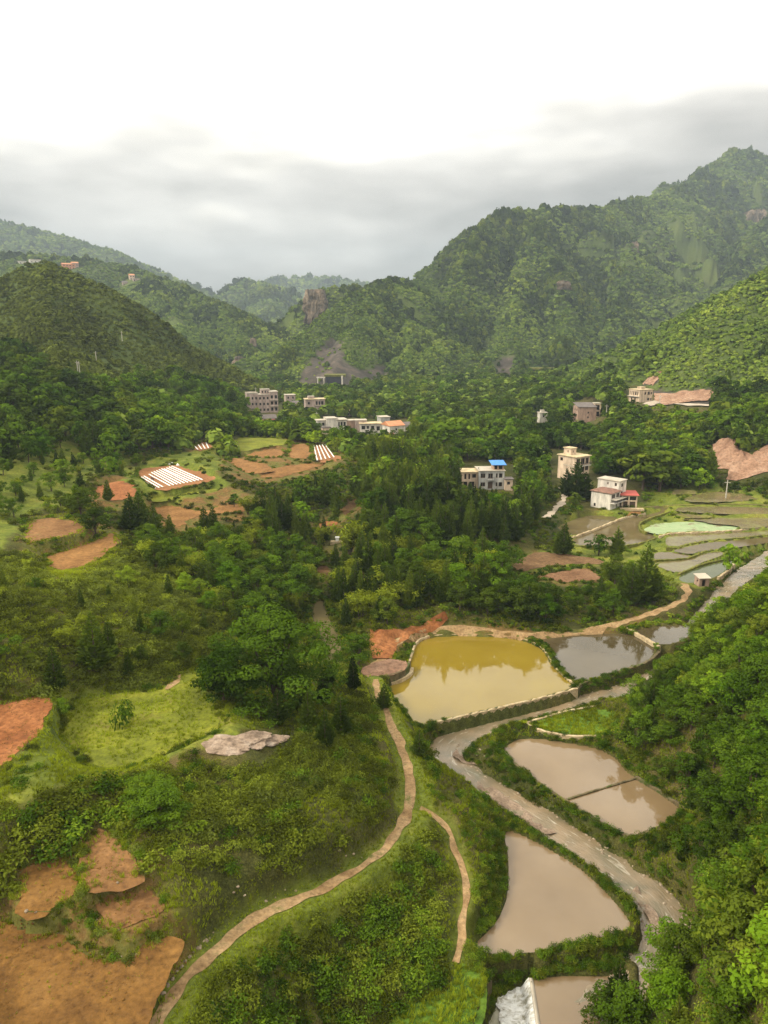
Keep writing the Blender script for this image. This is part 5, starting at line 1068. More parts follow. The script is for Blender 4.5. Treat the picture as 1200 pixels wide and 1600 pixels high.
def cliff(px, py, wpx, hpx, dist, lb, hname=None, seed=0):
    p = at_d(px, py, dist) if hname is None else hit_hill(px, py, hname); d = p[1]; W = wpx * d / F_PX / 2; Hh = hpx * d / F_PX / 2; V = []; nx, nz = 26, 22
    for j in range(nz):
        z = -1 + 2 * j / (nz - 1)
        for i in range(nx):
            x = -1 + 2 * i / (nx - 1); w = W * (1 - .28 * max(0, z) ** 2 + .6 * (fbm(z * 2.2, seed, 5 + seed, 3) - .5) + .35 * (fbm(z * 1.4 + x, seed, 15 + seed, 3) - .5)); dp = W * .55 * math.sqrt(max(0, 1 - x * x)) + W * .7 * (ridged(x * 2.6 + seed, z * .9, 71 + seed, 4) - .5) + W * .16 * (ridged(x * .8, z * 4.5, 81 + seed, 3) - .5)
            V.append((p[0] + x * w, p[1] - dp + W * .5 * max(0, z), p[2] + z * Hh + Hh * .5 * (fbm(x * 2.5, seed, 91, 3) - .5)))
    F_ = [(j * nx + i, j * nx + i + 1, (j + 1) * nx + i + 1, (j + 1) * nx + i) for j in range(nz - 1) for i in range(nx - 1)]; b = len(V)
    for j in range(nz):
        for e in (0, nx - 1): q = V[j * nx + e]; V.append((q[0], q[1] + W * 1.6, q[2]))
    for j in range(nz - 1): F_ += [(j * nx, (j + 1) * nx, b + (j + 1) * 2, b + j * 2), (j * nx + nx - 1, b + j * 2 + 1, b + (j + 1) * 2 + 1, (j + 1) * nx + nx - 1)]
    t = (nz - 1) * nx; F_.append(tuple([t + i for i in range(nx)] + [b + (nz - 1) * 2 + 1, b + (nz - 1) * 2]))
    tag(link('cliff', mesh_np('cliff', V, F_, (M['cliff'],))), lb, 'cliff'); HOUSE_SPOTS.append((p[0], p[1] - W, W * .45))
cliff(491, 482, 34, 50, 822, 'pale vertical cliff face at the end of the far hill')
cliff(1182, 352, 36, 40, None, 'weathered cliff high on the mountain at the right edge', 'mountain', 3); cliff(991, 388, 12, 18, None, 'small pale crag in the middle of the mountain', 'mountain', 5); cliff(882, 447, 18, 13, None, 'grey crag on the central spur of the mountain', 'mountain', 7); cliff(376, 570, 26, 24, None, 'tan crag at the foot of the terraced far slope', 'left_mid_slope', 9); cliff(395, 542, 12, 26, None, 'narrow pale crag above the tan one on the far slope', 'left_mid_slope', 11)
# rock outcrop
def stone_mesh(seed, sub=2, fl=.6, amp=.35, mat='stone'):
    bm = bmesh.new(); bmesh.ops.create_icosphere(bm, subdivisions=sub, radius=1)
    for v in bm.verts:
        c = v.co; k = 1 + amp * (fbm(c.x * 1.7 + seed * 3.1 + c.z, c.y * 1.7 + seed + c.z * .7, seed, 3) - .5) * 2; v.co = Vector((c.x * k, c.y * k, c.z * k * fl))
    me = bpy.data.meshes.new('stone'); bm.to_mesh(me); bm.free(); me.materials.append(M[mat]); return me
p0 = hit(375, 1164); oc = empty('rock_outcrop', p0); tag(oc, 'flat pale rock outcrop breaking through the grass above the scrub', 'rock')
slabs = [stone_mesh(200 + i, 3, .3, .45, 'rock') for i in range(4)]
for i, (px, py, s_) in enumerate(((330,1166,1.1),(345,1160,1.3),(362,1162,1.4),(380,1158,1.5),(398,1154,1.2),(350,1172,1.0),(372,1170,1.1),(392,1164,1.0),(408,1150,.8),(418,1160,.7),(432,1155,.8),(442,1152,.5))):
    p = hit(px, py) - p0; o = link('rock_slab', slabs[i % 4], oc, p); o.scale = (s_ * 1.25, s_ * .8, s_ * .9); o.rotation_euler = (0, 0, random.uniform(-.4, .5))
HOUSE_SPOTS.append((p0[0], p0[1], 3.4)); q0 = hit(335, 1168); HOUSE_SPOTS.append((q0[0], q0[1], 2.)); q0 = hit(425, 1156); HOUSE_SPOTS.append((q0[0], q0[1], 1.8))
# loose stones
STONES = [stone_mesh(i, 1, .65, .3) for i in range(5)]
def stones(L, lb, grp, s0, s1):
    for i, (px, py) in enumerate(L):
        p = hit(px, py); s_ = random.uniform(s0, s1) * .62; o = link('stone', STONES[i % 5], None, p + np.array([0, 0, s_ * .12])); o.scale = (s_ * random.uniform(.8, 1.4), s_, s_ * random.uniform(.7, 1)); o.rotation_euler = (0, 0, random.uniform(0, 6)); tag(o, lb, 'stone', grp)
stones([(28,1438),(43,1436),(58,1440),(36,1440),(75,1448),(88,1455)], 'pale stone in the gap between the two orange fields', 'stones by the field step', .14, .3)
stones([(150,1437),(162,1427),(186,1398),(190,1406),(167,1440),(180,1440),(186,1452),(220,1412),(148,1409),(208,1388),(172,1448),(205,1402),(228,1402),(160,1455)], 'pale pebble sized stone scattered over the stony brown patch', 'stones on the brown patch', .08, .17)
stones([(190,1494),(203,1500),(176,1494),(214,1490),(160,1490)], 'stone at the tip of the overgrown field bank', 'stones at the bank tip', .1, .2)
stones([(228,1592),(333,1456),(327,1462),(318,1470),(310,1478),(302,1486),(296,1492),(290,1502),(284,1510),(277,1518),(270,1530),(262,1540),(255,1552),(248,1562),(240,1575),(322,1466),(313,1474)], 'pale stone in the dry wall beside the footpath', 'stones of the path wall', .13, .28)
stones([(365,1396),(382,1396),(415,1402),(430,1398),(372,1390),(540,1335),(552,1333),(530,1330),(565,1340),(445,1390),(462,1388)], 'small grey stone at the foot of the scrub bank by the footpath', 'stones under the scrub bank', .1, .22)
stones([(705,1178),(712,1186),(722,1180),(735,1176),(745,1182),(728,1190),(742,1192),(716,1172),(750,1172),(758,1182),(733,1168),(722,1164),(708,1168),(790,1228),(802,1242),(818,1256),(836,1268),(858,1290),(876,1300)], 'stone on the gravel bar in the stream bend', 'stones in the stream bend', .12, .3)
def stream_stones():
    c = PCOL_STONE; P = []; S_ = []
    D = np.array(stream3); D = D[D[:, 1] < 125]
    for _ in range(420):
        i = RNG.integers(0, len(D) - 1); p = D[i] + (D[i + 1] - D[i]) * RNG.uniform(); t = (D[i + 1] - D[i])[:2]; t = t / (np.hypot(*t) + 1e-9); o = RNG.choice([-1, 1]) * (2.0 - abs(RNG.normal(0, .55))); P.append((p[0] - t[1] * o, p[1] + t[0] * o, p[2] - .02)); S_.append(RNG.uniform(.04, .20))
    return np.array(P), np.array(S_)
# gravel bar
V, Fc = drape(rough_edge([at_z(x, y, -.3)[:2] for x, y in [(712,1168),(735,1160),(760,1158),(772,1166),(762,1180),(748,1196),(722,1192),(706,1182)]], .2, .5, 7), .4, 0, lambda x, y: -.44 + .6 * np.maximum(0, fbm(x * .9, y * .9, 8, 3) - .25)); tag(link('gravel_bar', mesh_np('gravel_bar', V, Fc, (M['gravel'],), True)), 'pinkish gravel bar in the stream bend', kind='structure')
for P, z, lb in (([(745,1222),(770,1232),(800,1252),(840,1280),(870,1302),(858,1306),(820,1286),(780,1258),(745,1232)], -.45, 'gravel strip along the stream beside the triangular pond'), ([(800,1106),(840,1098),(880,1090),(860,1102),(810,1116)], -.2, 'stony edge of the stream under the pond wall'), ([(995,1387),(1022,1422),(1040,1460),(1030,1465),(1008,1428),(985,1392)], -.52, 'gravel strip in the lower bend of the stream')):
    V, Fc = drape(rough_edge([at_z(x, y, z)[:2] for x, y in P], .2, .5, 7), .4, 0, lambda x, y: z - .10 + .6 * np.maximum(0, fbm(x * .9, y * .9, 18, 3) - .25)); tag(link('gravel_bar', mesh_np('gravel_bar', V, Fc, (M['gravel'],), True)), lb, kind='structure')
# weir
V, Fc = drape(weir_pool, .8, 0, lambda x, y: np.full(np.shape(x), WEIR_Z)); tag(link('pool_water', mesh_np('pool_water', V, Fc, (M['water_pink'],))), 'muddy pool held back by the weir', kind='structure')
V, Fc = drape(weir_low, .8, 0, lambda x, y: np.full(np.shape(x), LOW_Z)); tag(link('pool_water', mesh_np('pool_water', V, Fc, (M['water_low'],))), 'green white water below the weir', kind='structure')
wl = [at_z(x, y, WEIR_Z) for x, y in [(827,1529),(832,1560),(838,1600),(846,1660)]]; wl = np.array(smooth_poly(wl, 2, False)); n = len(wl); V = []; prof = [(.28, -.9), (.25, .06), (-.05, .07), (-.12, -.1)]
for p in wl:
    for dx, dz in prof: V.append((p[0] + dx, p[1], p[2] + dz))
tag(link('weir', mesh_np('weir', V, np.array([(i * 4 + j, i * 4 + j + 1, (i + 1) * 4 + j + 1, (i + 1) * 4 + j) for i in range(n - 1) for j in range(3)]), (M['concrete'],))), 'concrete weir sill with water spilling to one side', 'weir')
V = []; K = 26; NW = 110
D = [wl[0] + (wl[-1] - wl[0]) * t for t in np.linspace(0, 1, NW)]
for i, p in enumerate(D):
    for k in range(K):
        t = k / (K - 1); reach = 2.3 + 1.6 * (fbm(p[1] * .7, 3, 4, 3) - .5)
        fall = min(1, (t * reach / .55)) ** 1.2; chop = .06 + .16 * min(1, 4 * t); V.append((p[0] - .02 - reach * t, p[1] + .3 * (vnoise(p[1] * 2, t * 4, 9) - .5), p[2] + .10 - (WEIR_Z - LOW_Z - .05) * fall + chop * (fbm(p[1] * 3.2, t * 7, 44, 4) - .5)))
tag(link('white_water', mesh_np('white_water', V, np.array([(i * K + j, (i + 1) * K + j, (i + 1) * K + j + 1, i * K + j + 1) for i in range(NW - 1) for j in range(K - 1)]), (M['foam'],), True)), 'white water tumbling over the weir', kind='structure')
wall_line([(766,1520),(757,1545),(742,1580),(728,1630)], .6, .25, -3.2, .35, 'channel_wall', 'dark stone wall of the channel beside the weir', 'wallstone')
# road galleries under the cutting
def gallery(px, py, W, Hh, lb, posts=True):
    p = hit(px, py); p = p + np.array([0, -6., 0]); g = float(all_h(np.array([p[0]]), np.array([p[1]]))[0][0]); z0 = at_d(px, py, p[1])[2]
    r = empty('road_gallery', (p[0], p[1], z0)); tag(r, lb, 'gallery'); HOUSE_SPOTS.append((p[0] + W / 2, p[1], W * .8))
    MB().box(0, W, .4, 12, -.9, Hh * .78).obj('opening_shade', M['cloth_and_shade'], r); MB().box(-1, W + 2, 0, 12, Hh * .78 + .01, Hh).obj('grass_ledge', M['verge'], r)  # solid near-black box: shade of the open gallery mouth put into its colour
    MB().box(-9, W + 4, -2.0, .39, -1.0, -.2).obj('road_deck', M['cut'], r)
    if posts:
        for x in (-6, -1.6): MB().box(x, x + .7, -.5, .2, -.19, 4.3).obj('post', M['plaster_white'], r)
        MB().box(-6.4, -.4, -.6, .3, 4.31, 5.0).obj('lintel', M['plaster_white'], r); MB().box(W - .9, W + .3, -.7, -.01, -.19, Hh * .9).obj('post', M['plaster_white'], r)
    else: MB().box(W - .9, W + .2, -.7, -.01, -.19, Hh * .9).obj('post', M['plaster_white'], r)
gallery(510, 600, 12, 6.5, 'dark road gallery with pale posts under the rock cutting'); gallery(830, 586, 20, 5.5, 'dark gallery mouth at the foot of the high green mountain', False)
# little shrine, brush pile, sacks, person
p = hit(527, 848); r = empty('grave_marker', p); tag(r, 'little white stone marker on a slab among the bamboo', 'marker'); MB().box(-1.3, 1.3, -.4, .5, -.5, .35).obj('slab', M['coping'], r); MB().box(-.32, .32, -.1, .3, .351, 1.0).obj('stone_body', M['cloth_white'], r); MB().box(-.42, .42, -.2, .4, 1.001, 1.16).obj('stone_cap', M['cloth_white'], r); HOUSE_SPOTS.append((p[0], p[1] - 2, 3.))
p = at_z(836, 776, 4.6); r = empty('brush_pile', p); tag(r, 'dark round brush pile beside the track to the grey house', 'brush pile'); mb = MB()
for i in range(70):
    a = random.uniform(0, 6.28); e = random.uniform(.1, 1.2); q = Vector((math.cos(a) * math.cos(e), math.sin(a) * math.cos(e), math.sin(e))) * random.uniform(.5, 1.1); d = Vector((random.uniform(-1, 1), random.uniform(-1, 1), random.uniform(-.3, .5))) * .6; mb.tube(q - d, q + d, .04, .02, 4)
mb.obj('branches', M['door'], r); HOUSE_SPOTS.append((p[0], p[1] - 1, 2.5))
# white plastic film strips: parts of their fields
def strips(fi, z, L):
    par = FIELD_OBJ[fi]
    for (a, b) in L:
        A, B = at_z(*a, z), at_z(*b, z); A[2] = B[2] = z; S = [A + (B - A) * t for t in np.linspace(0, 1, 12)]
        V, Fc = ribbon(S, .17, .0, 5, .7, None, .12, 31); t = np.tile(np.linspace(-1, 1, 5), len(V) // 5); V[:, 2] = z + .16 + .12 * (1 - t ** 2) + .03 * vnoise(V[:, 0] * 3, V[:, 1] * 3, 2)
        link('plastic_strip', mesh_np('plastic_strip', V, Fc, (M['plastic'],), True), par)
T0, T1, B0, B1 = (217.5, 748), (268.5, 729.5), (244, 764.5), (317, 751)
L = []
for i in range(14):
    t = i / 13
    if i == 3: continue
    L.append(((T0[0] + (T1[0] - T0[0]) * t, T0[1] + (T1[1] - T0[1]) * t - (1.5 if 4 < i < 10 else 0)), (B0[0] + (B1[0] - B0[0]) * t, B0[1] + (B1[1] - B0[1]) * t)))
strips(9, 12.0, L)
strips(12, 12.0, [((304 + 6 * i, 697.5 - 1.6 * i), (310 + 5.4 * i, 704 - .9 * i)) for i in range(4)])
strips(14, 9.6, [((490.5 + 4.4 * i, 697.3 - .5 * i), (496 + 6.6 * i, 720.5 - 1.2 * i)) for i in range(5)])
for i, (px, py) in enumerate(((264.5, 726.5), (269, 725.5), (278, 727.5))):
    p = at_z(px, py, 12.05); o = link('sack', stone_mesh(300 + i, 2, 1.1, .25, 'cloth_white'), None, p); o.scale = (.38, .32, .45); tag(o, ('white sack at the corner of the striped field', 'white sack next to the corner one on the striped field', 'lone white sack at the edge of the striped field')[i], 'sack')
def person():
    p = at_z(240, 752.5, 12.05); me = bpy.data.meshes.new('person'); bm = bmesh.new()
    J = [((0, 0, .62), .13), ((.02, .16, .80), .15), ((.03, .36, .90), .14), ((.03, .46, .95), .06), ((.03, .56, 1.0), .10), ((-.10, 0, .58), .09), ((-.12, .06, .32), .07), ((-.12, -.02, .06), .05), ((-.12, .12, .03), .04), ((.12, 0, .58), .09), ((.14, .08, .32), .07), ((.14, 0, .06), .05), ((.14, .14, .03), .04), ((-.18, .36, .84), .06), ((-.2, .46, .58), .045), ((-.16, .6, .38), .035), ((.22, .36, .84), .06), ((.24, .46, .58), .045), ((.2, .6, .38), .035)]
    E = [(0, 1), (1, 2), (2, 3), (3, 4), (0, 5), (5, 6), (6, 7), (7, 8), (0, 9), (9, 10), (10, 11), (11, 12), (2, 13), (13, 14), (14, 15), (2, 16), (16, 17), (17, 18)]
    me.from_pydata([j[0] for j in J], E, []); o = link('person', me, None, p, 2.2); md = o.modifiers.new('skin', 'SKIN'); me.skin_vertices[0].data[0].use_root = True
    for i, j in enumerate(J): me.skin_vertices[0].data[i].radius = (j[1], j[1])
    o.modifiers.new('smooth', 'SUBSURF').levels = 1; me.materials.append(M['cloth_and_shade']); tag(o, 'person in dark clothes stooping among the plastic film strips', 'person')
person()

# ================================================================== vegetation
IND = {'broad': [], 'conifer': [], 'bamboo': [], 'bush': []}      # candidates: (apparent, kind, x, y, z, h, w, label, group)
POOL = {}
def pool(kind, P, S, where):
    if len(P): POOL.setdefault((kind, where), []).append((P, S))
REG = [  # name, outline on the photo, spacing m, mix, height range, label phrase
 ('grove', [(552,770),(585,700),(650,688),(690,700),(742,745),(800,772),(838,815),(800,858),(745,850),(690,878),(640,845),(590,838),(560,800)], 2.2, dict(conifer=.93, broad=.07), (5., 8.8), 'in the dense central grove'),
 ('ravine', [(405,800),(500,755),(552,800),(505,850),(500,965),(458,965),(440,885),(415,840)], 2.4, dict(conifer=.75, broad=.2, bamboo=.05), (4.5, 7.8), 'along the ravine beside the grove'),
 ('knoll', [(505,850),(560,830),(640,850),(700,880),(770,870),(730,965),(660,962),(580,985),(545,1000),(520,930)], 2.5, dict(bamboo=.42, broad=.2, conifer=.38), (4.6, 8.), 'on the slope between the grove and the yellow pond'),
 ('thicket', [(700,905),(780,890),(850,915),(960,912),(1000,880),(1040,900),(1030,940),(960,965),(880,975),(760,978),(700,965)], 2.5, dict(broad=.82, conifer=.18), (4.2, 7.), 'in the thicket above the pond road'),
 ('mixed', [(225,835),(330,802),(420,800),(455,870),(462,970),(340,985),(320,925),(215,890)], 2.5, dict(bamboo=.3, broad=.45, conifer=.25), (3., 5.6), 'on the wooded slope below the terraces'),
 ('forest', [(-60,555),(130,560),(360,590),(410,640),(390,682),(300,688),(215,722),(120,720),(-60,740)], 4.2, dict(broad=.8, conifer=.2), (4.5, 8.5), 'in the wood under the conical hill'),
 ('slope', [(-60,700),(215,712),(215,735),(130,790),(40,805),(-60,870)], 4.0, dict(broad=.5, conifer=.4, bamboo=.1), (2.2, 4.6), 'on the open valley side'),
 ('scrubside', [(-60,860),(60,870),(100,905),(230,870),(330,930),(340,1040),(180,1080),(90,1085),(-60,1090)], 4.6, dict(broad=.45, conifer=.35, bamboo=.2), (1.8, 3.6), 'on the scrubby hillside above the meadow'),
 ('bank', [(1260,880),(1120,940),(1045,1020),(965,1105),(965,1150),(1095,1265),(1005,1325),(1060,1440),(935,1610),(960,1700),(1400,1700),(1400,880)], 2.0, dict(broad=.9, conifer=.08, bamboo=.02), (2.6, 5.2), 'on the steep wooded bank opposite the ponds'),
 ('rightwood', [(820,660),(900,690),(1080,640),(1200,650),(1260,700),(1110,700),(1110,740),(1060,755),(1010,740),(930,720),(860,700)], 3.4, dict(broad=.8, conifer=.2), (4., 7.5), 'in the wood behind the white house'),
 ('midvalley', [(-60,600),(1260,600),(1260,760),(1180,770),(1010,770),(880,800),(830,800),(800,770),(740,745),(690,700),(650,688),(585,700),(552,690),(420,690),(380,690)], 4.0, dict(broad=.8, conifer=.2), (4.5, 8.), 'in the valley woods near the village')]
def scatter_trees():
    NAMES = {'broad': 'leafy tree', 'conifer': 'dark pointed cypress', 'bamboo': 'feathery yellow green bamboo clump'}
    done = []
    for name, P, sp, mix, hr, phrase in REG:
        A = np.array(P); cand = [hit(x, min(max(y, 605), 1690)) for x, y in P]; C = np.array(cand)
        y0, y1 = max(20, C[:, 1].min() * .85), min(620, C[:, 1].max() * 1.15); x0, x1 = C[:, 0].min() - 15, C[:, 0].max() + 15
        X, Y = np.meshgrid(np.arange(x0, x1, sp), np.arange(y0, y1, sp)); X = X.ravel() + RNG.uniform(-.45, .45, X.size) * sp; Y = Y.ravel() + RNG.uniform(-.45, .45, Y.size) * sp
        Z = rast(X, Y); hz, hi = hills_h(X, Y); k = hz < Z + 2; X, Y, Z = X[k], Y[k], np.maximum(Z, hz)[k]
        ok, px, py, dep = in_frame(X, Y, Z); k = ok & inside(P, px, py); X, Y, Z, px, py = X[k], Y[k], Z[k], px[k], py[k]
        for Q in done:
            k = ~inside(Q, px, py); X, Y, Z, px, py = X[k], Y[k], Z[k], px[k], py[k]
        done.append(P)
        k = ~blocked(X, Y, .8) & seen(X, Y, Z + hr[1] * .8) & (rock_mask(X, Y, Z) < .5); X, Y, Z = X[k], Y[k], Z[k]
        gap = fbm(X / 14, Y / 14, 71, 3) > .30; X, Y, Z = X[gap], Y[gap], Z[gap]
        n = len(X); ks = list(mix); kd = RNG.choice(len(ks), n, p=[mix[q] for q in ks]); H = RNG.uniform(hr[0], hr[1], n) * (.8 + .4 * fbm(X / 20, Y / 20, 91, 2))
        H = np.where(np.array([ks[q] == 'bamboo' for q in kd]), H * .8, H); W = H * RNG.uniform(.85, 1.2, n) * np.array([.82 if ks[q] == 'conifer' else 1. for q in kd])
        hd = hides(X, Y, Z, H, np.array([.2 if ks[q] == 'conifer' else .5 for q in kd]) * W)
        H = np.where(hd, H * .35, H); W = np.where(hd, W * .4, W); hd2 = hides(X, Y, Z, H, .4 * W); k = ~hd2
        X, Y, Z, H, W, kd = X[k], Y[k], Z[k], H[k], W[k], kd[k]
        D = np.sqrt(X ** 2 + Y ** 2 + (CAMZ - Z) ** 2); fr = in_frame(X, Y, Z + H * .6, 0)[0]
        for q, kn in enumerate(ks):
            for i in np.nonzero(kd == q)[0]: IND[kn].append((H[i] * W[i] / D[i] ** 2 * (1 if fr[i] else .001), X[i], Y[i], Z[i], H[i], W[i], D[i], NAMES[kn] + ' ' + phrase, NAMES[kn] + ('es ' if kn == 'conifer' else 's ') + phrase))
scatter_trees()
def tree(kn, x, y, z, h, w, dist, label, group, var=None):
    lo = dist > 150; kind = kn + ('lo' if lo else '')
    if kn == 'broad' and var in (10, 11): kind = 'bigbroad'; var -= 10
    v = random.randrange(len(PCOL[kind].objects)) if var is None else var
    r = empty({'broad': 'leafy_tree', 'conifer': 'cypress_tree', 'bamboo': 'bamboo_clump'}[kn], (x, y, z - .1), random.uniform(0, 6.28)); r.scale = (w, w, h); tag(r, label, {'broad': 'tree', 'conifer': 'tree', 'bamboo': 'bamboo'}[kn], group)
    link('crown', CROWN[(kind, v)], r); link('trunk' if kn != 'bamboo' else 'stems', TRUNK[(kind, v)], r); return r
# trees that stand out in the photo, one by one: foot, height in photo pixels, width factor, kind, shape, label
STAND = [(432,1106,165,1.2,'broad',10,'big spreading bright green tree beside the narrow ravine pond'),(350,1095,88,1.2,'broad',11,'rounded green tree at the edge of the big spreading one'),(395,985,60,1.2,'broad',5,'tall pale leaved tree behind the big spreading tree'),
 (196,1132,58,.75,'scrubtree',0,'lone upright shrub on a stone heap in the meadow'),(88,1080,72,1.0,'conifer',0,'single dark cypress above the red field'),(150,1045,85,1.2,'conifer',1,'broad dark cypress on the scrubby hillside'),(172,1030,60,1.,'conifer',2,'smaller cypress beside the broad one on the scrubby hillside'),(95,1120,32,1.,'broad',2,'small leafy sapling at the corner of the red field'),
 (169,783,34,1.1,'conifer',0,'pointed cypress standing in the small red field'),(127,805,46,1.2,'broad',4,'round dark tree at the corner above the oval field'),(150,835,40,1.4,'broad',3,'bushy tree between the two hillside fields'),(205,830,58,1.2,'conifer',1,'first of the cypress row below the striped field'),(220,832,66,1.1,'conifer',2,'tallest cypress of the row below the striped field'),(243,838,48,1.1,'conifer',3,'third cypress of the row below the striped field'),(266,838,36,1.1,'conifer',0,'last small cypress of the row below the striped field'),(232,848,34,1.4,'broad',4,'dark bushy tree in front of the cypress row'),
 (366,792,22,1.2,'broad',0,'small round tree on the winding terrace field'),(320,835,45,1.1,'conifer',1,'cypress at the end of the terrace fields'),(334,838,50,1.1,'conifer',0,'cypress beside the one at the end of the terrace fields'),(131,700,1,1.,'none',0,''),
 (435,1132,60,1.2,'conifer',0,'dark young cypress on the slope left of the grassy knoll edge'),(480,1105,45,1.1,'conifer',1,'young cypress below the big spreading tree'),(505,1098,52,1.1,'conifer',2,'cypress in the middle of the short row over the path'),(482,1140,66,1.0,'conifer',3,'slim cypress growing out of the scrub knoll'),(533,1150,70,1.15,'conifer',0,'largest cypress of the group above the footpath'),(508,1165,62,1.05,'conifer',1,'cypress in the scrub below the largest of the group'),(552,1078,58,.9,'conifer',2,'narrow cypress beside the earth platform'),(515,1070,38,1.,'conifer',3,'small cypress near the ravine pond'),(600,1106,42,1.2,'conifer',1,'stubby cypress at the water edge of the yellow pond'),(655,1180,46,1.3,'conifer',0,'dark cypress where the pond wall meets the stream'),(560,1040,52,1.2,'broad',0,'fresh green tree behind the earth platform'),
 (880,866,52,1.2,'conifer',1,'dark cypress at the corner of the curved paddy'),(870,866,36,1.1,'conifer',2,'smaller cypress at the paddy corner'),(964,868,46,1.2,'conifer',0,'cypress in front of the curved paddy'),(935,868,36,1.2,'broad',1,'leafy tree beside the cypress before the paddy'),(1005,938,88,1.1,'conifer',1,'tallest of the dark cypress clump above the pond road'),(985,945,66,1.2,'conifer',2,'left cypress of the dark clump above the pond road'),(1020,940,56,1.2,'conifer',3,'short cypress of the dark clump above the pond road'),(975,930,50,1.2,'conifer',0,'outer cypress of the dark clump above the pond road'),(1138,895,46,.9,'broad',2,'pale slender tree by the green pond kerb'),
 (885,775,44,1.2,'conifer',0,'dark pine left of the white house'),(900,775,56,1.2,'conifer',1,'tallest dark pine left of the white house'),(914,780,44,1.3,'conifer',2,'dark pine touching the wall of the white house'),(858,785,32,1.3,'conifer',3,'round cypress beside the pale track'),(830,808,26,1.2,'conifer',0,'small dark cypress below the track'),(1030,768,62,1.4,'broad',3,'dense dark tree right of the white house'),(1005,765,60,1.4,'broad',4,'dark tree behind the white house'),(985,750,58,1.3,'broad',3,'tall dark tree at the back of the white house'),(1108,752,48,1.0,'conifer',1,'slim cypress at the edge of the bare landslip'),(1070,668,26,1.8,'broad',2,'vivid light green tree on the right hillside'),
 (547,700,36,1.0,'conifer',2,'pointed cypress in front of the white village house'),(693,720,64,1.4,'broad',5,'large layered tree at the head of the grove'),(710,700,52,1.4,'broad',1,'rounded tree behind the large layered one'),(545,868,66,1.1,'bamboo',0,'tall bright bamboo by the white marker'),(962,1590,88,1.0,'conifer',1,'dark pointed cypress by the weir pool'),(935,1602,50,1.1,'broad',3,'dark bush like tree at the foot of the weir cypress'),(600,1478,1,1.,'none',0,''),(250,1290,62,1.5,'broad',11,'wide green tree in the hedge above the brown wedge field'),(235,1262,52,1.5,'broad',11,'dark green tree at the top of the hedge bank'),(560,838,40,1.,'conifer',3,'slim cypress at the top of the bamboo slope')]
for px, py, hp, wf, kn, var, lb in STAND:
    if kn == 'none': continue
    p = hit(px, py); d = math.sqrt(p[0] ** 2 + p[1] ** 2 + (CAMZ - p[2]) ** 2); h = hp / F_PX * d * 1.04
    if kn == 'scrubtree':
        o = link('shrub', CROWN[('green', 1)], None, p, 1.); o.scale = (h * .42, h * .42, h * .95); tag(o, lb, 'shrub'); continue
    rr = tree(kn, *p, h, h * wf, d, lb, None, var)
    for L_ in IND.values():
        for i in range(len(L_) - 1, -1, -1):
            if (L_[i][1] - p[0]) ** 2 + (L_[i][2] - p[1]) ** 2 < (h * .28 * wf) ** 2: L_.pop(i)
CAP = {'broad': 250, 'conifer': 240, 'bamboo': 90}
for kn, cap in CAP.items():
    L_ = sorted(IND[kn], key=lambda t: -t[0])
    for t in L_[:cap]: tree(kn, *t[1:6], t[6], t[7], t[8])
    R_ = L_[cap:]
    for lo in (0, 1):
        Q = [t for t in R_ if (t[6] > 150) == bool(lo)]
        if Q:
            a = np.array([t[1:6] for t in Q]); a[:, 2] -= .1
            scatter_obj({'broad': 'woodland', 'conifer': 'cypress_wood', 'bamboo': 'bamboo_thicket'}[kn], kn + ('lo' if lo else ''), a[:, :3], np.stack([a[:, 4], a[:, 4], a[:, 3]], 1), ('mass of %s filling the %s' % ({'broad': 'leafy trees', 'conifer': 'cypresses', 'bamboo': 'bamboo'}[kn], 'far valley woods' if lo else 'nearer woods')))
# ---- bushes
BREG = [('scrub', [(195,1215),(330,1180),(450,1165),(560,1095),(612,1150),(630,1220),(610,1300),(520,1360),(330,1412),(262,1330)], .80, (.65, 1.25), {'scrub': .75, 'olive': .15, 'green': .1}, 'on the scrub covered knoll inside the footpath bend'),
 ('below', [(240,1680),(300,1560),(395,1462),(540,1395),(622,1345),(690,1280),(705,1480),(700,1530),(560,1680)], .80, (.65, 1.3), {'scrub': .45, 'green': .5, 'olive': .05}, 'on the overgrown bank below the footpath'),
 ('hedge', [(-60,1370),(0,1330),(60,1260),(130,1195),(290,1205),(300,1240),(275,1300),(190,1300),(110,1342),(30,1372),(-60,1420)], .95, (.9, 1.7), {'green': .5, 'scrub': .5}, 'in the thick hedge above the orange fields'),
 ('sidebank', [(650,1180),(720,1215),(800,1280),(790,1400),(735,1480),(725,1480),(735,1390),(700,1280),(650,1250)], .7, (.4, .85), {'green': .6, 'scrub': .4}, 'between the footpaths and the stream'),
 ('left', [(-60,860),(230,860),(340,930),(345,1050),(180,1085),(80,1090),(-60,1100)], .95, (.7, 1.4), {'olive': .55, 'scrub': .45}, 'on the scrubby hillside above the meadow'),
 ('any', [(-200,600),(1400,600),(1400,1750),(-200,1750)], 1.3, (.5, 1.35), {'scrub': .5, 'green': .35, 'olive': .15}, 'on the open ground')]
BUSH = []
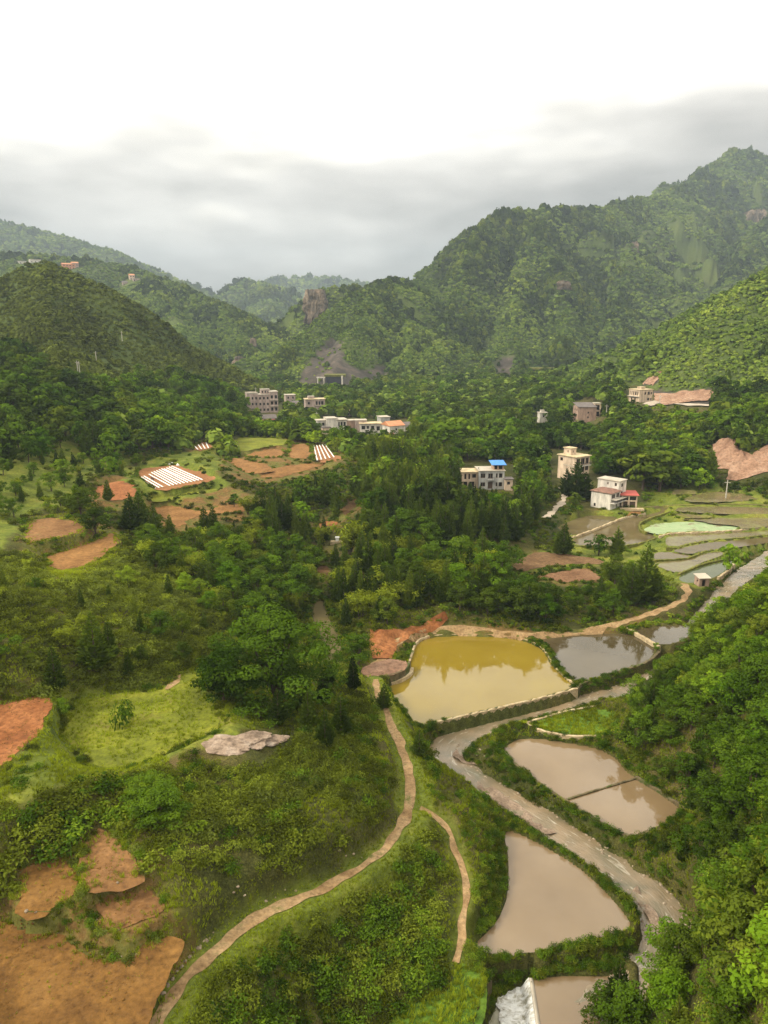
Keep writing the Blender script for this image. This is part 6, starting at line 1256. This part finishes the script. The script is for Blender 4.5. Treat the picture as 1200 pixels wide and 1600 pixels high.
def scatter_bushes():
    done = []
    for name, P, sp, sr, mix, phrase in BREG:
        if name == 'any': x0, x1, y0, y1 = -150, 150, 22, 230
        else:
            C = np.array([hit(x, min(max(y, 640), 1690)) for x, y in P]); x0, y0 = C[:, :2].min(0) - 6; x1, y1 = C[:, :2].max(0) + 6
        X, Y = np.meshgrid(np.arange(x0, x1, sp), np.arange(y0, y1, sp)); X = X.ravel() + RNG.uniform(-.5, .5, X.size) * sp; Y = Y.ravel() + RNG.uniform(-.5, .5, Y.size) * sp
        Z = rast(X, Y); ok, px, py, dep = in_frame(X, Y, Z, 60); k = ok & inside(P, px, py); X, Y, Z, px, py = X[k], Y[k], Z[k], px[k], py[k]
        for Q in done: k = ~inside(Q, px, py); X, Y, Z, px, py = X[k], Y[k], Z[k], px[k], py[k]
        done.append(P); S = RNG.uniform(*sr, len(X)) * (.75 + .5 * fbm(X / 7, Y / 7, 93, 2))
        k = ~blocked(X, Y, .35) & seen(X, Y, Z + .6) & (rock_mask(X, Y, Z) < .5) & (hills_h(X, Y)[0] < Z + 1); k &= fbm(X / 5, Y / 5, 97, 3) > .27
        for W in TERRACE_W: k &= ~(inside(W, X, Y) & (RNG.uniform(0, 1, len(X)) < .85))
        X, Y, Z, S = X[k], Y[k], Z[k], S[k]; k = ~hides(X, Y, Z, S * .8, S); X, Y, Z, S = X[k], Y[k], Z[k], S[k]
        ks = list(mix); kd = RNG.choice(len(ks), len(X), p=[mix[q] for q in ks])
        for i in range(len(X)): BUSH.append((S[i] / math.sqrt(X[i] ** 2 + Y[i] ** 2 + (CAMZ - Z[i]) ** 2), ks[kd[i]], X[i], Y[i], Z[i], S[i], phrase))
    # green margins of ponds and stream
    for S, off in ((stream3, (2.1, 3.0)),):
        for p, q in zip(S[:-1], S[1:]):
            L = np.hypot(*(q - p)[:2]); t = (q - p)[:2] / (L + 1e-9); nn = np.array([-t[1], t[0]])
            for k in range(int(L / .30) + 1):
                for sd in (-1, 1):
                    c = p[:2] + (q - p)[:2] * RNG.uniform(0, 1) + nn * sd * RNG.uniform(*off)
                    if c[1] > 140: continue
                    if any(sdist(W, np.array([c[0]]), np.array([c[1]]))[0] < .15 for W in POND_W[:5] + [weir_pool, weir_low]) : continue
                    s_ = RNG.uniform(.3, .62); BUSH.append((s_ / 80, 'green' if RNG.uniform() < .7 else 'scrub', c[0], c[1], float(rast(c[0], c[1])), s_, 'along the stream between the ponds'))
scatter_bushes()
def edge_plants():
    near = [(W, z, .05, 2.1) for (k, l, z, P), W in zip(PONDS, POND_W) if np.mean([w[1] for w in W]) < 125] + [(weir_pool, WEIR_Z, .2, 2.2), (weir_low, LOW_Z, .2, 1.6)]
    fl = [([at_z(x, y, z)[:2] for x, y in smooth_poly(P, 1)], z, 0., .9) for k, l, z, P in FIELDS]
    XY = []; PD = []; DS = []
    for n, (W, z, a, b) in enumerate(near + fl):
        pond = n < len(near); dist = np.mean([w[1] for w in W])
        for p, q in zip(W, W[1:] + W[:1]):
            p = np.asarray(p); q = np.asarray(q); L = np.hypot(*(q - p)); nn = np.array([(q - p)[1], -(q - p)[0]]) / (L + 1e-9)
            if inside(W, np.array([(p + q)[0] / 2 + nn[0] * .05]), np.array([(p + q)[1] / 2 + nn[1] * .05]))[0]: nn = -nn
            k = int(L / (.09 if pond else .2 + dist * .003) + RNG.uniform())
            XY += [p + (q - p) * RNG.uniform() + nn * RNG.uniform(a, b) for _ in range(k)]; PD += [pond] * k; DS += [dist] * k
    XY = np.array(XY); X, Y = XY[:, 0], XY[:, 1]; PD = np.array(PD); DS = np.array(DS); ok = fbm(X * .35, Y * .35, 83, 3) > np.where(PD, .33, .44)
    for Q in STAMPS[:len(FIELDS) + len(PONDS) + 3]:
        x0, x1, y0, y1 = bb(Q[1], 1); i = np.nonzero((X > x0) & (X < x1) & (Y > y0) & (Y < y1))[0]
        if len(i): ok[i] &= sdist(Q[1], X[i], Y[i]) > (.08 if Q[0] == 'pond' else -.1)
    for S, k, w in LINES: ok &= line_near(S, X, Y)[0] > (1.7 if k == 'stream' else w + .1)
    Z = rast(X, Y)
    for i in np.nonzero(ok)[0]:
        s_ = RNG.uniform(.25, .72) if PD[i] else RNG.uniform(.25, .5) * (1 + DS[i] * .006)
        BUSH.append((s_ / DS[i] * .5, str(RNG.choice(['green', 'scrub', 'green'] if PD[i] else ['scrub', 'green', 'olive'])), X[i], Y[i], Z[i], s_, 'round the edges of the ponds' if PD[i] else 'round the edges of the fields'))
edge_plants()
BUSH.sort(key=lambda t: -t[0])
for t in BUSH[:260]:
    v = random.randrange(3); o = link('bush', CROWN[(t[1], v)], None, (t[2], t[3], t[4] - .05), random.uniform(0, 6.28)); o.scale = (t[5], t[5], t[5] * random.uniform(.75, 1.1)); nm = {'scrub': 'yellowish green', 'green': 'deep green', 'olive': 'olive brown', 'fresh': 'fresh green'}[t[1]]
    tag(o, '%s bush %s' % (nm, t[6]), 'bush', '%s bushes %s' % (nm, t[6]))
for k in ('scrub', 'green', 'olive', 'fresh'):
    for lo in (0, 1):
        Q = [t for t in BUSH[260:] if t[1] == k and (t[3] > 95) == bool(lo)]
        if Q: a = np.array([t[2:6] for t in Q]); a[:, 2] -= .05; scatter_obj('undergrowth', k + ('lo' if lo else ''), a[:, :3], a[:, 3], '%s undergrowth covering the %s banks' % ({'scrub': 'yellowish green', 'green': 'deep green', 'olive': 'olive brown', 'fresh': 'fresh'}[k], 'farther' if lo else 'nearer'))
# ---- grass
def clods():
    c = PCOL['clod'] = bpy.data.collections.new('shapes_clod')
    for i in range(3): c.objects.link(bpy.data.objects.new('clod_%d' % i, stone_mesh(400 + i, 1, .6, .4, 'soil_orange')))
    PP = []; SS = []
    for kd, l, z, P in FIELDS[:5]:
        W = [at_z(x, y, z)[:2] for x, y in P]; x0, x1, y0, y1 = bb(W, 0); n = int((x1 - x0) * (y1 - y0) * 14); X = RNG.uniform(x0, x1, n); Y = RNG.uniform(y0, y1, n); k = inside(W, X, Y) & in_frame(X, Y, np.full(n, z), 30)[0] & (fbm(X * .8, Y * .8, 16, 3) > .42); X, Y = X[k], Y[k]
        PP.append(np.stack([X, Y, rast(X, Y) + .05], 1)); SS.append(RNG.uniform(.02, .085, len(X)) ** 1.0)
    scatter_obj('clods', 'clod', np.concatenate(PP), np.concatenate(SS), 'clods of turned soil on the orange fields')
clods()
c_ = PCOL['pebble'] = bpy.data.collections.new('shapes_pebble'); PCOL_STONE = c_
for i in range(4): c_.objects.link(bpy.data.objects.new('pebble_%d' % i, STONES[i]))
P_, S_ = stream_stones(); scatter_obj('pebbles', 'pebble', P_, S_, 'small stones lining the bed of the stream')
def grass():
    PP = []; SS = []
    for kd, l, z, P in FIELDS[:4]:
        W = [at_z(x, y, z)[:2] for x, y in P]; x0, x1, y0, y1 = bb(W, 0); n = int((x1 - x0) * (y1 - y0) * 2.5); X = RNG.uniform(x0, x1, n); Y = RNG.uniform(y0, y1, n); k = inside(W, X, Y) & (fbm(X * .4, Y * .4, 19, 3) > .52); PP.append(np.stack([X[k], Y[k], rast(X[k], Y[k]) + .05], 1)); SS.append(RNG.uniform(.06, .16, k.sum()))
    for W in TERRACE_W:
        if np.mean([w[1] for w in W]) > 110: continue
        x0, x1, y0, y1 = bb(W, 0); n = int((x1 - x0) * (y1 - y0) * 7); X = RNG.uniform(x0, x1, n); Y = RNG.uniform(y0, y1, n); k = inside(W, X, Y) & ~blocked(X, Y, .05) & (fbm(X * .5, Y * .5, 12, 3) > .40); PP.append(np.stack([X[k], Y[k], rast(X[k], Y[k]) + .03], 1)); SS.append(RNG.uniform(.12, .34, k.sum()))
    for kd, l, z, P in FIELDS:
        if kd not in ('meadow', 'lush', 'drygrass'): continue
        W = [at_z(x, y, z)[:2] for x, y in P]
        if np.mean([w[1] for w in W]) > 110: continue
        x0, x1, y0, y1 = bb(W, 0); n = int((x1 - x0) * (y1 - y0) * (20 if kd == 'lush' else 10)); X = RNG.uniform(x0, x1, n); Y = RNG.uniform(y0, y1, n); k = inside(W, X, Y) & (fbm(X * .5, Y * .5, 12, 3) > .38); X, Y = X[k], Y[k]
        PP.append(np.stack([X, Y, rast(X, Y) + .03], 1)); SS.append(RNG.uniform(.12, .3, len(X)) * (1.6 if kd == 'lush' else 1.15))
    X = RNG.uniform(-45, 45, 150000); Y = RNG.uniform(24, 105, 150000); Z = rast(X, Y); ok, px, py, dep = in_frame(X, Y, Z, 40); k = ok & ~blocked(X, Y, .05) & (fbm(X * .3, Y * .3, 14, 3) > .36); PP.append(np.stack([X[k], Y[k], Z[k]], 1)); SS.append(RNG.uniform(.12, .36, k.sum()))
    D = [np.asarray(p) for p in path3]
    P3 = np.array([D[i] + (D[i + 1] - D[i]) * RNG.uniform() for i in RNG.integers(0, len(D) - 1, 3500)]); o = RNG.uniform(.6, 1.9, len(P3)) * RNG.choice([-1, 1, 1], len(P3)); X = P3[:, 0] + o * .9; Y = P3[:, 1] - o * .35; PP.append(np.stack([X, Y, rast(X, Y)], 1)); SS.append(RNG.uniform(.08, .2, len(X)))
    for kd, l, z, P in FIELDS:
        W = [at_z(x, y, z)[:2] for x, y in smooth_poly(P, 1)]
        if np.mean([w[1] for w in W]) > 115: continue
        for p, q in zip(W, W[1:] + W[:1]):
            L = np.hypot(*(q - p)); n = int(L * 16); t = RNG.uniform(0, 1, n)[:, None]; c = p + (q - p) * t + RNG.normal(0, .38, (n, 2)); k = fbm(c[:, 0] * .6, c[:, 1] * .6, 29, 3) > .42; c = c[k]; PP.append(np.column_stack([c, rast(c[:, 0], c[:, 1]) + .03])); SS.append(RNG.uniform(.14, .36, len(c)))
    P = np.concatenate(PP); scatter_obj('grass', 'tuft', P, np.concatenate(SS), 'tufts of grass on the meadows, verges and banks')
grass()
# ---- cover of the hills
def hill_cover():
    lab = {'left_hill': 'low scrub covering the conical hill', 'right_hill': 'trees and scrub covering the right hillside', 'mountain': 'forest covering the high green mountain', 'central_hill': 'forest covering the hill above the rock cutting', 'cliff_hill': 'trees on top of the pale cliff', 'left_mid_slope': 'trees on the terraced far slope', 'left_far_mountain': 'forest on the long dark far ridge', 'far_mountain': 'forest on the rounded far mountain', 'farthest_mountain': 'forest on the farthest ridge'}
    for n, (name, h) in enumerate(HILLS.items()):
        x0, x1, y0, y1 = h['rng']; mid = (y0 + y1) / 2; sp = {'left_hill': 1.9, 'right_hill': 2.6, 'left_far_mountain': 9.5, 'far_mountain': 8.5, 'farthest_mountain': 13}.get(name, max(3.0, mid * .0040))
        q = {'left_hill': .0050, 'right_hill': .0066, 'left_far_mountain': .0042, 'far_mountain': .0042, 'farthest_mountain': .0045}.get(name, .0036)
        U, LY = np.meshgrid(np.arange(-.6, .6, q), np.arange(math.log(y0), math.log(y1), q * 1.25)); U = U.ravel() + RNG.uniform(-.5, .5, U.size) * q; Y = np.exp(LY.ravel() + RNG.uniform(-.5, .5, U.size) * q * 1.25); X = U * Y
        k = (X > x0) & (X < x1); X, Y = X[k], Y[k]
        Z = hill_h(h, X, Y); G = GUL[0]; k = Z > rast(X, Y) - .5; X, Y, Z, G = X[k], Y[k], Z[k], G[k]
        ok = in_frame(X, Y, Z, 60)[0] & seen(X, Y, Z + q * Y * 1.2, 1.5); X, Y, Z, G = X[ok], Y[ok], Z[ok], G[ok]
        k = (rock_mask(X, Y, Z) < .5) | (RNG.uniform(0, 1, len(X)) < .07)
        for hx, hy, hr in HOUSE_SPOTS: k &= np.hypot(X - hx, Y - hy) > hr
        sp = q * Y; g = fbm(X / (h['ns'] * .3), Y / (h['ns'] * .3), 131, 4); op = name in ('mountain', 'central_hill', 'left_mid_slope'); k &= (g - (.3 * G if op else 0)) > .17; k &= ~hides(X, Y, Z, sp * 1.1, sp * .4) if name in ('right_hill',) else True
        X, Y, Z, g, G = X[k], Y[k], Z[k], g[k], G[k]
        S = q * Y * RNG.uniform(.75, 1.7, len(X)) * (.66 + .7 * g) * np.clip(1.0 - 1.2 * G, .6, 1.5)
        if name == 'left_hill': kind = 'hillscrub'; S = S * .95
        else: kind = 'far'
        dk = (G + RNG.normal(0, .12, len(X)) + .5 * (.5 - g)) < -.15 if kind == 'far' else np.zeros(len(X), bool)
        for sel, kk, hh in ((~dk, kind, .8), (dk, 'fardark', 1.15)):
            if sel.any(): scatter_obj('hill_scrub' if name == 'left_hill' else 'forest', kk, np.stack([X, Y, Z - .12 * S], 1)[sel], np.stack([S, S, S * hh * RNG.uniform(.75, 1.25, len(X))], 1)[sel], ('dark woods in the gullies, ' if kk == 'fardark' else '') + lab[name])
        # a few pointed trees and skyline trees
        m = RNG.uniform(0, 1, len(X)) < (.035 if name != 'left_hill' else .012)
        if m.any(): H = S[m] * 1.6; scatter_obj('cypress_wood', 'coniferlo', np.stack([X[m], Y[m], Z[m]], 1), np.stack([H * 1.25, H * 1.25, H], 1), 'scattered pointed trees, ' + lab[name])
hill_cover()
# ground cover of the far valley floor between the trees
def floor_cover():
    X, Y = np.meshgrid(np.arange(-320, 320, 3.4), np.arange(200, 640, 3.4)); X = X.ravel() + RNG.uniform(-.5, .5, X.size) * 3.4; Y = Y.ravel() + RNG.uniform(-.5, .5, Y.size) * 3.4
    Z = rast(X, Y); k = in_frame(X, Y, Z, 30)[0] & (np.abs(X) < .6 * Y + 10) & (hills_h(X, Y)[0] < Z) & ~blocked(X, Y, 1.0); X, Y, Z = X[k], Y[k], Z[k]; k = seen(X, Y, Z + 2) & (rock_mask(X, Y, Z) < .5); X, Y, Z = X[k], Y[k], Z[k]
    S = RNG.uniform(1.8, 4.6, len(X)) * (.7 + .6 * fbm(X / 25, Y / 25, 141, 3)); k = ~hides(X, Y, Z, S, S * .4); u = RNG.uniform(0, 1, len(X)) + (fbm(X / 18, Y / 18, 151, 3) - .5) * 2
    for sel, kk, lb in ((k & (u < .55), 'fardark', 'dark low trees of the valley floor near the village'), (k & (u >= .55) & (u < .85), 'far', 'light undergrowth of the valley floor near the village'), (k & (u >= .85), 'broadlo', 'taller trees of the valley floor near the village')): scatter_obj('undergrowth', kk, np.stack([X, Y, Z - .2], 1)[sel], S[sel] * (1.6 if kk == 'broadlo' else 1), lb)
floor_cover()

# ------------------------------------------------------------------ haze
def haze():
    mb = MB(); zz = [o.bound_box for o in bpy.data.objects if o.type == 'MESH' and o.get('kind') == 'structure']; z0_ = min(b[0][2] for b in zz) - 1.; z1_ = max(b[6][2] for b in zz) + 25.; x1_ = max(max(abs(b[0][0]), abs(b[6][0])) for b in zz) + 60.; mb.box(-x1_, x1_, -120, 4200, z0_, z1_); me = mb.mesh('haze', M['ground']); me.materials.clear()
    m = bpy.data.materials.new('haze'); m.use_nodes = True; nt = m.node_tree; nt.nodes.clear(); out = nt.nodes.new('ShaderNodeOutputMaterial'); v = nt.nodes.new('ShaderNodeVolumePrincipled')
    v.inputs['Color'].default_value = (.66, .79, .93, 1); v.inputs['Density'].default_value = 0.00016; v.inputs['Anisotropy'].default_value = .2
    nt.links.new(v.outputs[0], out.inputs['Volume']); me.materials.append(m); tag(link('haze', me), 'thin bluish haze filling the valley', kind='stuff')
haze()
